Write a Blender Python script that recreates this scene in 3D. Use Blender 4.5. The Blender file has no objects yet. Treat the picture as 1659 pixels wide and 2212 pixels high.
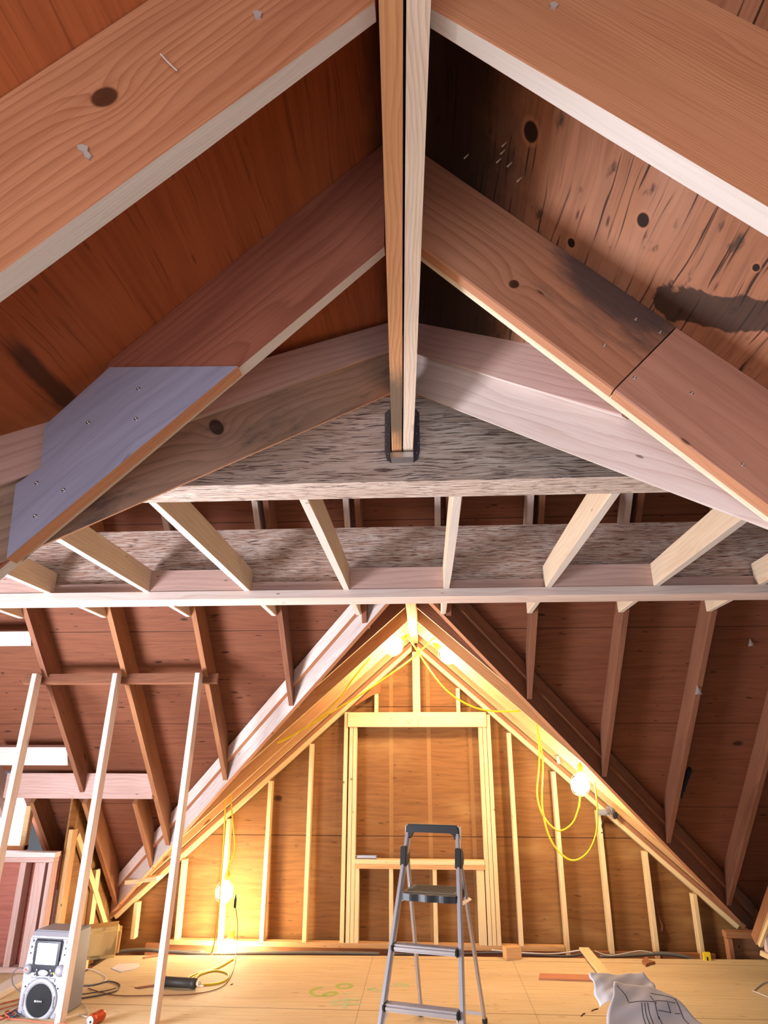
import bpy, bmesh, math, random
from mathutils import Vector, Matrix
random.seed(7)
S = bpy.context.scene
COL = S.collection
V3 = Vector

# ---------------------------------------------------------------- camera
cam_data = bpy.data.cameras.new('camera'); cam = bpy.data.objects.new('camera', cam_data); COL.objects.link(cam)
cam_data.sensor_fit = 'HORIZONTAL'; cam_data.sensor_width = 36.0
cam_data.lens = 1432.0 / 1659.0 * 36.0
cam_data.clip_start = 0.02
PIT, YAW, ROL = math.radians(20.3), math.radians(-3.44), math.radians(0.12)
fwd = V3((math.sin(YAW)*math.cos(PIT), math.cos(YAW)*math.cos(PIT), math.sin(PIT)))
rt = V3((math.cos(YAW), -math.sin(YAW), 0)); upv = rt.cross(fwd)
ca = math.cos(ROL)*rt + math.sin(ROL)*upv; cb = ca.cross(fwd)
cam.matrix_world = Matrix(((ca.x, cb.x, -fwd.x, 0), (ca.y, cb.y, -fwd.y, 0), (ca.z, cb.z, -fwd.z, 1.58), (0, 0, 0, 1)))
S.camera = cam

# ---------------------------------------------------------------- exposure, world, daylight
S.view_settings.view_transform = 'Standard'; S.view_settings.look = 'None'
S.view_settings.gamma = 1.0; S.view_settings.use_curve_mapping = False
S.view_settings.exposure = 0.35
W = bpy.data.worlds.new('world'); S.world = W; W.use_nodes = True
W.node_tree.nodes['Background'].inputs[0].default_value = (0.85, 0.89, 1.0, 1)
W.node_tree.nodes['Background'].inputs[1].default_value = 0.14
def area(name, loc, target, sx, sy, power, col):
    l = bpy.data.lights.new(name, 'AREA'); l.shape = 'RECTANGLE'; l.size = sx; l.size_y = sy
    l.energy = power; l.color = col
    o = bpy.data.objects.new(name, l); COL.objects.link(o); o.location = loc
    o.rotation_euler = (V3(target)-V3(loc)).to_track_quat('-Z', 'Y').to_euler()
area('daylight_left_window', (-3.5, 3.0, 0.55), (-0.6, 3.9, 2.4), 1.5, 1.0, 225, (0.88, 0.90, 1.0))
area('daylight_rear_window', (-0.35, -1.25, 1.2), (0.0, 1.6, 2.6), 2.2, 1.4, 42, (0.86, 0.91, 1.0))
BULB = 190.0        # emission strength of the work-light bulbs
BULB_COL = (1.0, 0.83, 0.55)

# ---------------------------------------------------------------- node helper
class G:
    def __init__(s, name):
        s.mat = bpy.data.materials.new(name); s.mat.use_nodes = True
        s.t = s.mat.node_tree; s.bsdf = s.t.nodes['Principled BSDF']
        s._sep = None
    def n(s, t, **kw):
        x = s.t.nodes.new(t)
        for k, v in kw.items(): setattr(x, k, v)
        return x
    def put(s, sock, v):
        if hasattr(v, 'is_output') or isinstance(v, bpy.types.NodeSocket): s.t.links.new(v, sock)
        else: sock.default_value = v
    def m(s, op, a, b=0.0, c=0.0, clamp=False):
        x = s.n('ShaderNodeMath', operation=op, use_clamp=clamp)
        s.put(x.inputs[0], a); s.put(x.inputs[1], b); s.put(x.inputs[2], c)
        return x.outputs[0]
    def xyz(s):
        if s._sep is None:
            tc = s.n('ShaderNodeTexCoord'); sp = s.n('ShaderNodeSeparateXYZ')
            s.t.links.new(tc.outputs['Object'], sp.inputs[0]); s._sep = sp.outputs
            oi = s.n('ShaderNodeObjectInfo'); s.rnd = oi.outputs['Random']
        return s._sep
    def vec(s, x, y, z):
        c = s.n('ShaderNodeCombineXYZ')
        s.put(c.inputs[0], x); s.put(c.inputs[1], y); s.put(c.inputs[2], z)
        return c.outputs[0]
    def noise(s, v, scale=1.0, detail=3.0, rough=0.55, dist=0.0):
        x = s.n('ShaderNodeTexNoise'); s.put(x.inputs['Vector'], v)
        x.inputs['Scale'].default_value = scale; x.inputs['Detail'].default_value = detail
        x.inputs['Roughness'].default_value = rough; x.inputs['Distortion'].default_value = dist
        return x.outputs['Fac']
    def voro(s, v, scale=1.0, rand=1.0):
        x = s.n('ShaderNodeTexVoronoi'); s.put(x.inputs['Vector'], v)
        x.inputs['Scale'].default_value = scale; x.inputs['Randomness'].default_value = rand
        sp = s.n('ShaderNodeSeparateColor'); s.t.links.new(x.outputs['Color'], sp.inputs[0])
        return x.outputs['Distance'], sp.outputs[0]
    def step(s, v, lo, hi):       # smooth ramp 0..1
        x = s.n('ShaderNodeMapRange', interpolation_type='SMOOTHSTEP')
        s.put(x.inputs[0], v); s.put(x.inputs[1], lo); s.put(x.inputs[2], hi)
        return x.outputs[0]
    def mix(s, f, a, b, mode='MIX'):
        x = s.n('ShaderNodeMix', data_type='RGBA', blend_type=mode)
        s.put(x.inputs[0], f); s.put(x.inputs[6], c4(a) if isinstance(a, tuple) else a); s.put(x.inputs[7], c4(b) if isinstance(b, tuple) else b)
        return x.outputs[2]
    def col(s, c, rough=0.7, spec=0.25):
        s.put(s.bsdf.inputs['Base Color'], c4(c) if isinstance(c, tuple) else c)
        s.put(s.bsdf.inputs['Roughness'], rough); s.bsdf.inputs['Specular IOR Level'].default_value = spec
        return s.mat
    def bump(s, h, st=0.2, d=0.002):
        b = s.n('ShaderNodeBump'); b.inputs['Strength'].default_value = st; b.inputs['Distance'].default_value = d
        s.t.links.new(h, b.inputs['Height']); s.t.links.new(b.outputs[0], s.bsdf.inputs['Normal'])
def c4(c): return tuple(c) + (1.0,) if len(c) == 3 else tuple(c)
def srgb(r, g, b):
    f = lambda v: (v/255/12.92 if v/255 <= 0.04045 else ((v/255+0.055)/1.055)**2.4)
    return (f(r), f(g), f(b))
def scale(c, k): return tuple(v*k for v in c)

# ---------------------------------------------------------------- materials
def lumber(name, light, dark, ring=0.55, freq=85.0, knot=0.45, patch=0.25, knots=(), stain=None, stain_col=(0.03, 0.025, 0.022), rough=0.72, stain_pos=None):
    """sawn timber: a log of tilted growth rings cut by the board, with fibres, knots and nail specks; local X runs with the grain"""
    g = G(name); x, y, z = g.xyz(); r = g.rnd
    xo = g.m('MULTIPLY_ADD', r, 61.0, x); zo = g.m('MULTIPLY_ADD', r, 7.0, z)
    warp = g.noise(g.vec(g.m('MULTIPLY', xo, 0.9), g.m('MULTIPLY', y, 5.0), g.m('MULTIPLY', zo, 5.0)), 1.0, 2.0)
    ph = g.m('ADD', g.m('MULTIPLY', g.m('SUBTRACT', warp, 0.5), 0.14), 0.0)
    yy = g.m('ADD', g.m('ADD', y, 0.055), g.m('MULTIPLY', g.m('SINE', g.m('MULTIPLY', xo, 0.9)), 0.03))
    zz = g.m('ADD', g.m('SUBTRACT', z, 0.03), g.m('MULTIPLY', g.m('SUBTRACT', r, 0.5), 0.22))
    rad = g.m('SQRT', g.m('ADD', g.m('MULTIPLY', yy, yy), g.m('MULTIPLY', zz, zz)))
    rad = g.m('ADD', rad, ph)
    kmask = None
    for (kx, kz, kr) in knots:
        dx = g.m('SUBTRACT', x, kx); dz = g.m('SUBTRACT', z, kz)
        d = g.m('SQRT', g.m('ADD', g.m('MULTIPLY', dx, dx), g.m('MULTIPLY', dz, dz)))
        rad = g.m('ADD', rad, g.m('MULTIPLY', g.m('EXPONENT', g.m('MULTIPLY', d, -1.0/(kr*2.4))), kr*3.0))
        km = g.m('SUBTRACT', 1.0, g.step(d, kr*0.8, kr*1.12))
        kmask = km if kmask is None else g.m('MAXIMUM', kmask, km)
    w2 = g.noise(g.vec(g.m('MULTIPLY', xo, 3.5), g.m('MULTIPLY', y, 16.0), g.m('MULTIPLY', zo, 16.0)), 1.0, 3.0)
    rad = g.m('MULTIPLY_ADD', g.m('SUBTRACT', w2, 0.5), 0.022, rad)
    saw = g.m('FRACT', g.m('MULTIPLY', rad, freq))
    rings = g.m('MULTIPLY', g.m('POWER', saw, 2.5), g.m('SUBTRACT', 1.0, g.step(saw, 0.90, 1.0)))
    rings = g.m('MULTIPLY', rings, g.m('MULTIPLY_ADD', g.noise(g.vec(g.m('MULTIPLY', xo, 0.8), g.m('MULTIPLY', y, 12.0), g.m('MULTIPLY', zo, 12.0)), 1.0, 2.0), 1.6, 0.1))
    fib = g.noise(g.vec(g.m('MULTIPLY', xo, 5.0), g.m('MULTIPLY', y, 210.0), g.m('MULTIPLY', zo, 210.0)), 1.0, 2.0)
    big = g.noise(g.vec(g.m('MULTIPLY', xo, 1.3), g.m('MULTIPLY', y, 9.0), g.m('MULTIPLY', zo, 9.0)), 1.0, 3.0)
    c = g.mix(g.m('MULTIPLY', rings, ring), light, dark)
    c = g.mix(g.m('MULTIPLY', g.step(big, 0.42, 0.72), patch), c, dark)
    c = g.mix(g.m('MULTIPLY', g.step(fib, 0.45, 0.75), 0.3), c, dark)
    d, cr = g.voro(g.vec(g.m('MULTIPLY', xo, 1.9), g.m('MULTIPLY', y, 2.0), g.m('MULTIPLY', zo, 7.0)))
    kn = g.m('MULTIPLY', g.m('SUBTRACT', 1.0, g.step(d, 0.05, 0.11)), g.m('GREATER_THAN', cr, 1.0-knot))
    c = g.mix(g.m('MULTIPLY', kn, 0.85), c, scale(dark, 0.35))
    d2, cr2 = g.voro(g.vec(g.m('MULTIPLY', xo, 7.0), g.m('MULTIPLY', y, 8.0), g.m('MULTIPLY', zo, 24.0)))
    sp = g.m('MULTIPLY', g.m('SUBTRACT', 1.0, g.step(d2, 0.05, 0.12)), g.m('GREATER_THAN', cr2, 0.82))
    c = g.mix(g.m('MULTIPLY', sp, 0.8), c, scale(dark, 0.25))
    if kmask is not None:
        kc = g.mix(g.noise(g.vec(g.m('MULTIPLY', x, 60.0), y, g.m('MULTIPLY', z, 60.0)), 1.0, 3.0), scale(dark, 0.16), scale(dark, 0.55))
        kc = g.mix(g.m('MULTIPLY', g.m('FRACT', g.m('MULTIPLY', d, 140.0)), 0.35), kc, scale(dark, 0.12))
        c = g.mix(kmask, c, kc)
    if stain:
        sn = g.noise(g.vec(g.m('MULTIPLY', xo, 3.0), g.m('MULTIPLY', y, 12.0), g.m('MULTIPLY', zo, 12.0)), 1.0, 5.0, 0.65)
        sm = g.step(sn, 0.62-stain*0.3, 0.80-stain*0.3)
        if stain_pos:
            sx, sz, sr = stain_pos
            q = g.m('ADD', g.m('POWER', g.m('MULTIPLY', g.m('SUBTRACT', x, sx), 0.55), 2.0), g.m('POWER', g.m('SUBTRACT', z, sz), 2.0))
            q = g.m('ADD', g.m('SQRT', q), g.m('MULTIPLY', g.m('SUBTRACT', sn, 0.5), sr*1.5))
            sm = g.m('SUBTRACT', 1.0, g.step(q, sr*0.4, sr))
        c = g.mix(g.m('MULTIPLY', sm, 0.85), c, stain_col)
    g.bump(g.m('ADD', fib, g.m('MULTIPLY', rings, 0.6)), 0.25, 0.0015)
    return g.col(c, rough)

def strand_lumber(name, pale, mid, dark):
    """parallel-strand beam: long shredded strands with dark splits"""
    g = G(name); x, y, z = g.xyz(); xo = g.m('MULTIPLY_ADD', g.rnd, 31.0, x)
    wob = g.noise(g.vec(g.m('MULTIPLY', xo, 3.0), g.m('MULTIPLY', y, 8.0), g.m('MULTIPLY', z, 8.0)), 1.0, 2.0)
    zz = g.m('MULTIPLY_ADD', g.m('SUBTRACT', wob, 0.5), 0.05, z)
    a = g.noise(g.vec(g.m('MULTIPLY', xo, 5.5), g.m('MULTIPLY', y, 105.0), g.m('MULTIPLY', zz, 105.0)), 1.0, 4.0, 0.6)
    b = g.noise(g.vec(g.m('MULTIPLY', xo, 10.0), g.m('MULTIPLY', y, 200.0), g.m('MULTIPLY', zz, 200.0)), 1.0, 3.0, 0.6)
    l = g.noise(g.vec(g.m('MULTIPLY', xo, 1.2), g.m('MULTIPLY', y, 4.0), g.m('MULTIPLY', z, 9.0)), 1.0, 3.0)
    c = g.mix(g.step(a, 0.36, 0.64), mid, pale)
    c = g.mix(g.m('MULTIPLY', g.step(l, 0.45, 0.7), 0.5), c, mid)
    c = g.mix(g.m('MULTIPLY', g.step(b, 0.53, 0.62), 0.9), c, dark)
    c = g.mix(g.m('MULTIPLY', g.step(a, 0.61, 0.68), 0.75), c, dark)
    g.bump(b, 0.5, 0.003)
    return g.col(c, 0.8)

def plywood(name, base, dark, pale=None, flecks=0.55, seam=1.22, seam_off=0.0, cracks=0.0, stripes=None, mould=None, rough=0.75, knots=0.3, wave=1.0, xseams=(), eyes=()):
    """face veneer: local X with the grain, Y across; seams between sheets, flecks, patches, optional mould stains"""
    g = G(name); x, y, z = g.xyz()
    wob = g.noise(g.vec(g.m('MULTIPLY', x, 1.1), g.m('MULTIPLY', y, 3.5), 0.0), 1.0, 3.0)
    yw = g.m('MULTIPLY_ADD', g.m('SUBTRACT', wob, 0.5), 0.22*wave, y)
    f1 = g.noise(g.vec(g.m('MULTIPLY', x, 2.0), g.m('MULTIPLY', yw, 38.0), 0.0), 1.0, 4.0, 0.6)
    f2 = g.noise(g.vec(g.m('MULTIPLY', x, 5.0), g.m('MULTIPLY', yw, 150.0), 1.3), 1.0, 2.0)
    c = g.mix(g.m('MULTIPLY', g.step(f1, 0.38, 0.7), 0.25+0.3*wave), base, dark)
    if pale: c = g.mix(g.m('MULTIPLY', g.step(wob, 0.5, 0.75), 0.5), c, pale)
    c = g.mix(g.m('MULTIPLY', g.step(f2, 0.5, 0.75), 0.25), c, dark)
    if cracks:
        k = g.noise(g.vec(g.m('MULTIPLY', x, 3.2), g.m('MULTIPLY', yw, 95.0), 4.0), 1.0, 1.5)
        c = g.mix(g.m('MULTIPLY', g.step(k, 0.60, 0.68), cracks), c, scale(dark, 0.22))
    for sx, sy, th, amt in ((3.4, 13.0, 0.10, flecks), (6.5, 26.0, 0.10, flecks)):
        d, cr = g.voro(g.vec(g.m('MULTIPLY', x, sx), g.m('MULTIPLY', yw, sy), 0.0))
        fl = g.m('MULTIPLY', g.m('SUBTRACT', 1.0, g.step(d, th*0.5, th*1.5)), g.m('GREATER_THAN', cr, 0.45))
        c = g.mix(g.m('MULTIPLY', fl, amt), c, scale(dark, 0.18))
    d, cr = g.voro(g.vec(g.m('MULTIPLY', x, 1.5), g.m('MULTIPLY', y, 2.3), 7.0))
    kn = g.m('MULTIPLY', g.m('SUBTRACT', 1.0, g.step(d, 0.035, 0.09)), g.m('GREATER_THAN', cr, 1.0-knots))
    c = g.mix(g.m('MULTIPLY', kn, 0.85), c, scale(dark, 0.2))
    if stripes:                                   # pale bands left where battens once covered the sheet
        for sx0 in stripes:
            s_ = g.m('SUBTRACT', 1.0, g.step(g.m('ABSOLUTE', g.m('SUBTRACT', x, sx0)), 0.017, 0.022))
            c = g.mix(g.m('MULTIPLY', s_, g.m('MULTIPLY', f1, 0.75)), c, pale or base)
    if mould: c = mould(g, c, x, y)
    for (ex_, ey_, er_) in eyes:                  # single big knots at known places
        a_ = g.m('MULTIPLY', g.m('SUBTRACT', x, ex_), 0.75); b_ = g.m('SUBTRACT', y, ey_)
        d = g.m('SQRT', g.m('ADD', g.m('MULTIPLY', a_, a_), g.m('MULTIPLY', b_, b_)))
        c = g.mix(g.m('MULTIPLY', g.m('SUBTRACT', 1.0, g.step(d, er_*1.0, er_*1.5)), 0.5), c, scale(base, 1.25))
        c = g.mix(g.m('SUBTRACT', 1.0, g.step(d, er_*0.75, er_)), c, scale(dark, 0.18))
    for xs in xseams:
        c = g.mix(g.m('MULTIPLY', g.m('SUBTRACT', 1.0, g.step(g.m('ABSOLUTE', g.m('SUBTRACT', x, xs)), 0.001, 0.003)), 0.5), c, scale(dark, 0.12))
    if seam:
        sv = g.m('ABSOLUTE', g.m('SUBTRACT', g.m('FRACT', g.m('DIVIDE', g.m('ADD', y, seam_off), seam)), 0.5))
        sl = g.m('SUBTRACT', 1.0, g.step(sv, 0.0015, 0.0045))
        c = g.mix(g.m('MULTIPLY', sl, 0.85), c, scale(dark, 0.12))
    g.bump(f2, 0.2, 0.001)
    return g.col(c, rough)

def plain(name, c, rough=0.6, metal=0.0, spec=0.4, vary=0.12, vs=18.0):
    g = G(name); x, y, z = g.xyz()
    nz = g.noise(g.vec(x, y, z), vs, 3.0)
    g.col(g.mix(g.m('MULTIPLY', nz, vary*2), c, scale(c, 0.55)), rough, spec)
    g.bsdf.inputs['Metallic'].default_value = metal
    return g.mat
def glow(name, c, strength):
    g = G(name); g.col((0.02, 0.02, 0.02), 0.4)
    g.bsdf.inputs['Emission Color'].default_value = c4(c); g.bsdf.inputs['Emission Strength'].default_value = strength
    return g.mat

# ---------------------------------------------------------------- object helpers
def tag(o, label=None, cat=None, group=None, kind=None):
    if label: o['label'] = label
    if cat: o['category'] = cat
    if group: o['group'] = group
    if kind: o['kind'] = kind
    return o
def finish(name, bm, mats, parent=None, M=None, smooth=False):
    me = bpy.data.meshes.new(name)
    bmesh.ops.recalc_face_normals(bm, faces=bm.faces)
    bm.to_mesh(me); bm.free()
    for m in (mats if isinstance(mats, (list, tuple)) else [mats]): me.materials.append(m)
    if smooth:
        for p in me.polygons: p.use_smooth = True
    o = bpy.data.objects.new(name, me); COL.objects.link(o)
    if parent is not None: o.parent = parent
    if M is not None: o.matrix_local = M
    return o
def empty(name, loc, rz=0.0):
    o = bpy.data.objects.new(name, None); COL.objects.link(o); o.location = loc; o.rotation_euler = (0, 0, rz)
    o.empty_display_size = 0.05
    return o
def frame_of(p0, p1, up):
    ex = (V3(p1)-V3(p0)).normalized(); ey = V3(up).cross(ex).normalized(); ez = ex.cross(ey)
    return ex, ey, ez
def board(name, p0, p1, t, h, mats, up=(0, 0, 1), base=-0.5, cut0=0.0, cut1=0.0, side=-0.5, bev=0.003, parent=None, end_up=None):
    """a sawn board from p0 to p1: thickness t across, height h along 'up'. base: where the p0-p1 line sits in the height (0 = lower edge);
    cut0 / cut1 shear the two end cuts along the height; the lower edge may take a second material"""
    p0, p1 = V3(p0), V3(p1)
    ex, ey, ez = frame_of(p0, p1, up)
    L = (p1-p0).length
    bm = bmesh.new(); vs = []
    y0 = side*t; z0 = base*h if base < 0 else -base*h
    nseg = max(1, int(L/0.35))
    rows = []
    for i in range(nseg+1):
        row = []
        for (yy, zz) in ((y0, z0), (y0+t, z0), (y0+t, z0+h), (y0, z0+h)):
            x0 = cut0*(zz); x1 = L + cut1*(zz)
            row.append(bm.verts.new((x0+(x1-x0)*i/nseg, yy, zz)))
        rows.append(row)
    for i in range(nseg):
        for k in range(4):
            f = bm.faces.new((rows[i][k], rows[i][(k+1) % 4], rows[i+1][(k+1) % 4], rows[i+1][k]))
            if k == 0 and isinstance(mats, (list, tuple)) and len(mats) > 1: f.material_index = 1
    bm.faces.new(rows[0][::-1]); bm.faces.new(rows[-1])
    if bev:
        ed = [e for e in bm.edges if abs((e.verts[0].co-e.verts[1].co).normalized().x) > 0.9]
        bmesh.ops.bevel(bm, geom=ed, offset=bev, segments=1, affect='EDGES', clamp_overlap=True)
    M = Matrix(((ex.x, ey.x, ez.x, p0.x), (ex.y, ey.y, ez.y, p0.y), (ex.z, ey.z, ez.z, p0.z), (0, 0, 0, 1)))
    if parent is not None: M = parent.matrix_basis.inverted() @ M
    return finish(name, bm, mats, parent, M)
def panel(name, pts, origin, xdir, ndir, th, mat, parent=None, holes=()):
    """flat sheet from world points, thickness th along ndir; local X = xdir (grain)"""
    ex = V3(xdir).normalized(); ez = V3(ndir).normalized(); ex = (ex-ez*ex.dot(ez)).normalized(); ey = ez.cross(ex); O = V3(origin)
    bm = bmesh.new()
    lo = [bm.verts.new(((V3(p)-O).dot(ex), (V3(p)-O).dot(ey), 0.0)) for p in pts]
    hi = [bm.verts.new((v.co.x, v.co.y, th)) for v in lo]
    n = len(pts)
    bm.faces.new(lo); bm.faces.new(hi[::-1])
    for i in range(n): bm.faces.new((lo[i], lo[(i+1) % n], hi[(i+1) % n], hi[i]))
    M = Matrix(((ex.x, ey.x, ez.x, O.x), (ex.y, ey.y, ez.y, O.y), (ex.z, ey.z, ez.z, O.z), (0, 0, 0, 1)))
    if parent is not None: M = parent.matrix_basis.inverted() @ M
    return finish(name, bm, mat, parent, M)
def bx(bm, c, s, bev=0.0, R=None, seg=2, mi=0):
    r = bmesh.ops.create_cube(bm, size=1.0)
    vs = r['verts']
    bmesh.ops.scale(bm, vec=s, verts=vs)
    if bev:
        es = list({e for v in vs for e in v.link_edges})
        rr = bmesh.ops.bevel(bm, geom=es, offset=bev, segments=seg, affect='EDGES', clamp_overlap=True)
        vs = list({v for f in rr['faces'] for v in f.verts} | {v for v in vs if v.is_valid})
    if R is not None: bmesh.ops.rotate(bm, cent=(0, 0, 0), matrix=R, verts=vs)
    bmesh.ops.translate(bm, vec=c, verts=vs)
    if mi:
        for f in {f for v in vs for f in v.link_faces}: f.material_index = mi
    return vs
def cyl(bm, p0, p1, r0, r1=None, seg=16):
    p0, p1 = V3(p0), V3(p1); r1 = r0 if r1 is None else r1
    d = p1-p0
    r = bmesh.ops.create_cone(bm, cap_ends=True, segments=seg, radius1=r0, radius2=r1, depth=d.length)
    bmesh.ops.rotate(bm, cent=(0, 0, 0), matrix=d.to_track_quat('Z', 'Y').to_matrix(), verts=r['verts'])
    bmesh.ops.translate(bm, vec=(p0+p1)/2, verts=r['verts'])
    return r['verts']
def lathe(bm, prof, c=(0, 0, 0), axis=(0, 0, 1), seg=24, caps=True):
    q = V3(axis).to_track_quat('Z', 'Y'); rings = []
    for (r, h) in prof:
        rings.append([bm.verts.new(V3(c)+q @ V3((max(r, 1e-5)*math.cos(2*math.pi*k/seg), max(r, 1e-5)*math.sin(2*math.pi*k/seg), h))) for k in range(seg)])
    for a, b in zip(rings, rings[1:]):
        for k in range(seg): bm.faces.new((a[k], a[(k+1) % seg], b[(k+1) % seg], b[k]))
    if caps: bm.faces.new(rings[0][::-1]); bm.faces.new(rings[-1])
def smooth_path(pts, n=8):
    pts = [V3(p) for p in pts]; out = []
    for i in range(len(pts)-1):
        a, b, c, d = pts[max(i-1, 0)], pts[i], pts[i+1], pts[min(i+2, len(pts)-1)]
        for k in range(n):
            t = k/n
            out.append(0.5*((2*b)+(c-a)*t+(2*a-5*b+4*c-d)*t*t+(3*b-3*c+d-a)*t**3))
    out.append(pts[-1]); return out
def sweep(bm, path, r, seg=8):
    rings = []
    prev = None
    for i, p in enumerate(path):
        d = (path[min(i+1, len(path)-1)]-path[max(i-1, 0)])
        if d.length < 1e-7: d = V3((0, 0, 1))
        d.normalize()
        ref = prev if prev is not None else (V3((0, 0, 1)) if abs(d.z) < 0.9 else V3((1, 0, 0)))
        u = (ref-d*ref.dot(d))
        if u.length < 1e-5: u = d.orthogonal()
        u.normalize(); w = d.cross(u); prev = u
        rings.append([bm.verts.new(p+(u*math.cos(2*math.pi*k/seg)+w*math.sin(2*math.pi*k/seg))*r) for k in range(seg)])
    for a, b in zip(rings, rings[1:]):
        for k in range(seg): bm.faces.new((a[k], a[(k+1) % seg], b[(k+1) % seg], b[k]))
    bm.faces.new(rings[0][::-1]); bm.faces.new(rings[-1])
def tube(name, pts, r, mat, parent=None, n=8, seg=8, smooth=True):
    bm = bmesh.new(); sweep(bm, smooth_path(pts, n) if n > 1 else [V3(p) for p in pts], r, seg)
    return finish(name, bm, mat, parent, None, smooth)
def poly_prism(name, pts, depth_vec, mat, parent=None, bev=0.0, M=None):
    bm = bmesh.new(); dv = V3(depth_vec)
    a = [bm.verts.new(V3(p)) for p in pts]; b = [bm.verts.new(V3(p)+dv) for p in pts]; n = len(pts)
    bm.faces.new(a); bm.faces.new(b[::-1])
    for i in range(n): bm.faces.new((a[i], a[(i+1) % n], b[(i+1) % n], b[i]))
    if bev: bmesh.ops.bevel(bm, geom=list(bm.edges), offset=bev, segments=1, affect='EDGES', clamp_overlap=True)
    return finish(name, bm, mat, parent, M)
# ---------------------------------------------------------------- material set
M_RAFT_O = lumber('fir_orange', srgb(196, 136, 98), srgb(150, 86, 54), 0.55, 170, knot=0.0, patch=0.35)
M_RAFT_A = lumber('fir_orange_knotted', srgb(196, 134, 96), srgb(142, 80, 50), 0.62, 52, knot=0.0, patch=0.4, knots=((0.429, 0.165, 0.0225),))
M_RAFT_R = lumber('fir_red', srgb(168, 104, 82), srgb(112, 58, 42), 0.5, 50, knot=0.1, patch=0.45)
M_RAFT_T = lumber('fir_tan_mouldy', srgb(186, 132, 102), srgb(132, 82, 56), 0.55, 40, knot=0.0, patch=0.35, knots=((0.252, 0.069, 0.013),), stain=0.6, stain_col=(0.05, 0.046, 0.05), stain_pos=(0.46, 0.22, 0.15))
M_SPLICE = lumber('fir_tan_clean', srgb(196, 146, 124), srgb(152, 102, 82), 0.4, 32, knot=0.2, patch=0.35)
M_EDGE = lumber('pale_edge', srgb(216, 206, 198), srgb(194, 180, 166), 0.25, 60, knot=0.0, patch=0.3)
M_EDGE_Y = lumber('cream_edge', srgb(238, 226, 200), srgb(208, 176, 126), 0.3, 60, knot=0.1, patch=0.4)
M_EDGE_O = lumber('orange_edge', srgb(196, 138, 102), srgb(160, 104, 74), 0.4, 60, knot=0.1, patch=0.3)
M_RIDGE_O = lumber('ridge_orange', srgb(204, 150, 106), srgb(152, 98, 62), 0.75, 110, knot=0.1, patch=0.2, stain=0.4, stain_col=(0.10, 0.085, 0.065), stain_pos=(3.36, 0.0, 0.14))
M_RIDGE_P = lumber('ridge_pale', srgb(228, 210, 192), srgb(182, 148, 122), 0.7, 110, knot=0.3, patch=0.2)
M_PINK = lumber('new_fir_pink', srgb(224, 206, 198), srgb(190, 160, 148), 0.5, 36, knot=0.5, patch=0.3)
M_PINK_D = lumber('new_fir_rose', srgb(206, 172, 162), srgb(164, 124, 112), 0.5, 40, knot=0.3, patch=0.3)
M_GREY = lumber('weathered_grey', srgb(178, 148, 128), srgb(118, 92, 78), 0.55, 45, knot=0.2, patch=0.5, knots=((0.795, 0.107, 0.024),), stain=0.35, stain_col=(0.09, 0.08, 0.08))
M_JOIST = lumber('new_joist', srgb(226, 200, 170), srgb(196, 154, 120), 0.4, 40, knot=0.4, patch=0.25)
M_STUD = lumber('new_stud', srgb(230, 204, 156), srgb(200, 158, 102), 0.45, 55, knot=0.35, patch=0.25)
M_STUD_D = lumber('old_stud', srgb(206, 164, 114), srgb(164, 112, 68), 0.45, 55, knot=0.3, patch=0.3)
M_OLD = lumber('old_rafter', srgb(142, 94, 70), srgb(94, 56, 40), 0.45, 50, knot=0.25, patch=0.45)
M_OLD_T = lumber('old_rafter_tan', srgb(166, 114, 78), srgb(114, 70, 44), 0.45, 50, knot=0.25, patch=0.4)
M_VAL_W = lumber('valley_white', srgb(210, 196, 190), srgb(154, 130, 122), 0.4, 40, knot=0.4, patch=0.45, stain=0.2, stain_col=(0.2, 0.19, 0.19))
M_PSL = strand_lumber('strand_beam_grey', srgb(226, 210, 200), srgb(188, 166, 152), srgb(96, 76, 74))
M_PSL_P = strand_lumber('strand_beam_tan', srgb(222, 202, 190), srgb(178, 140, 122), srgb(88, 54, 46))

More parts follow.
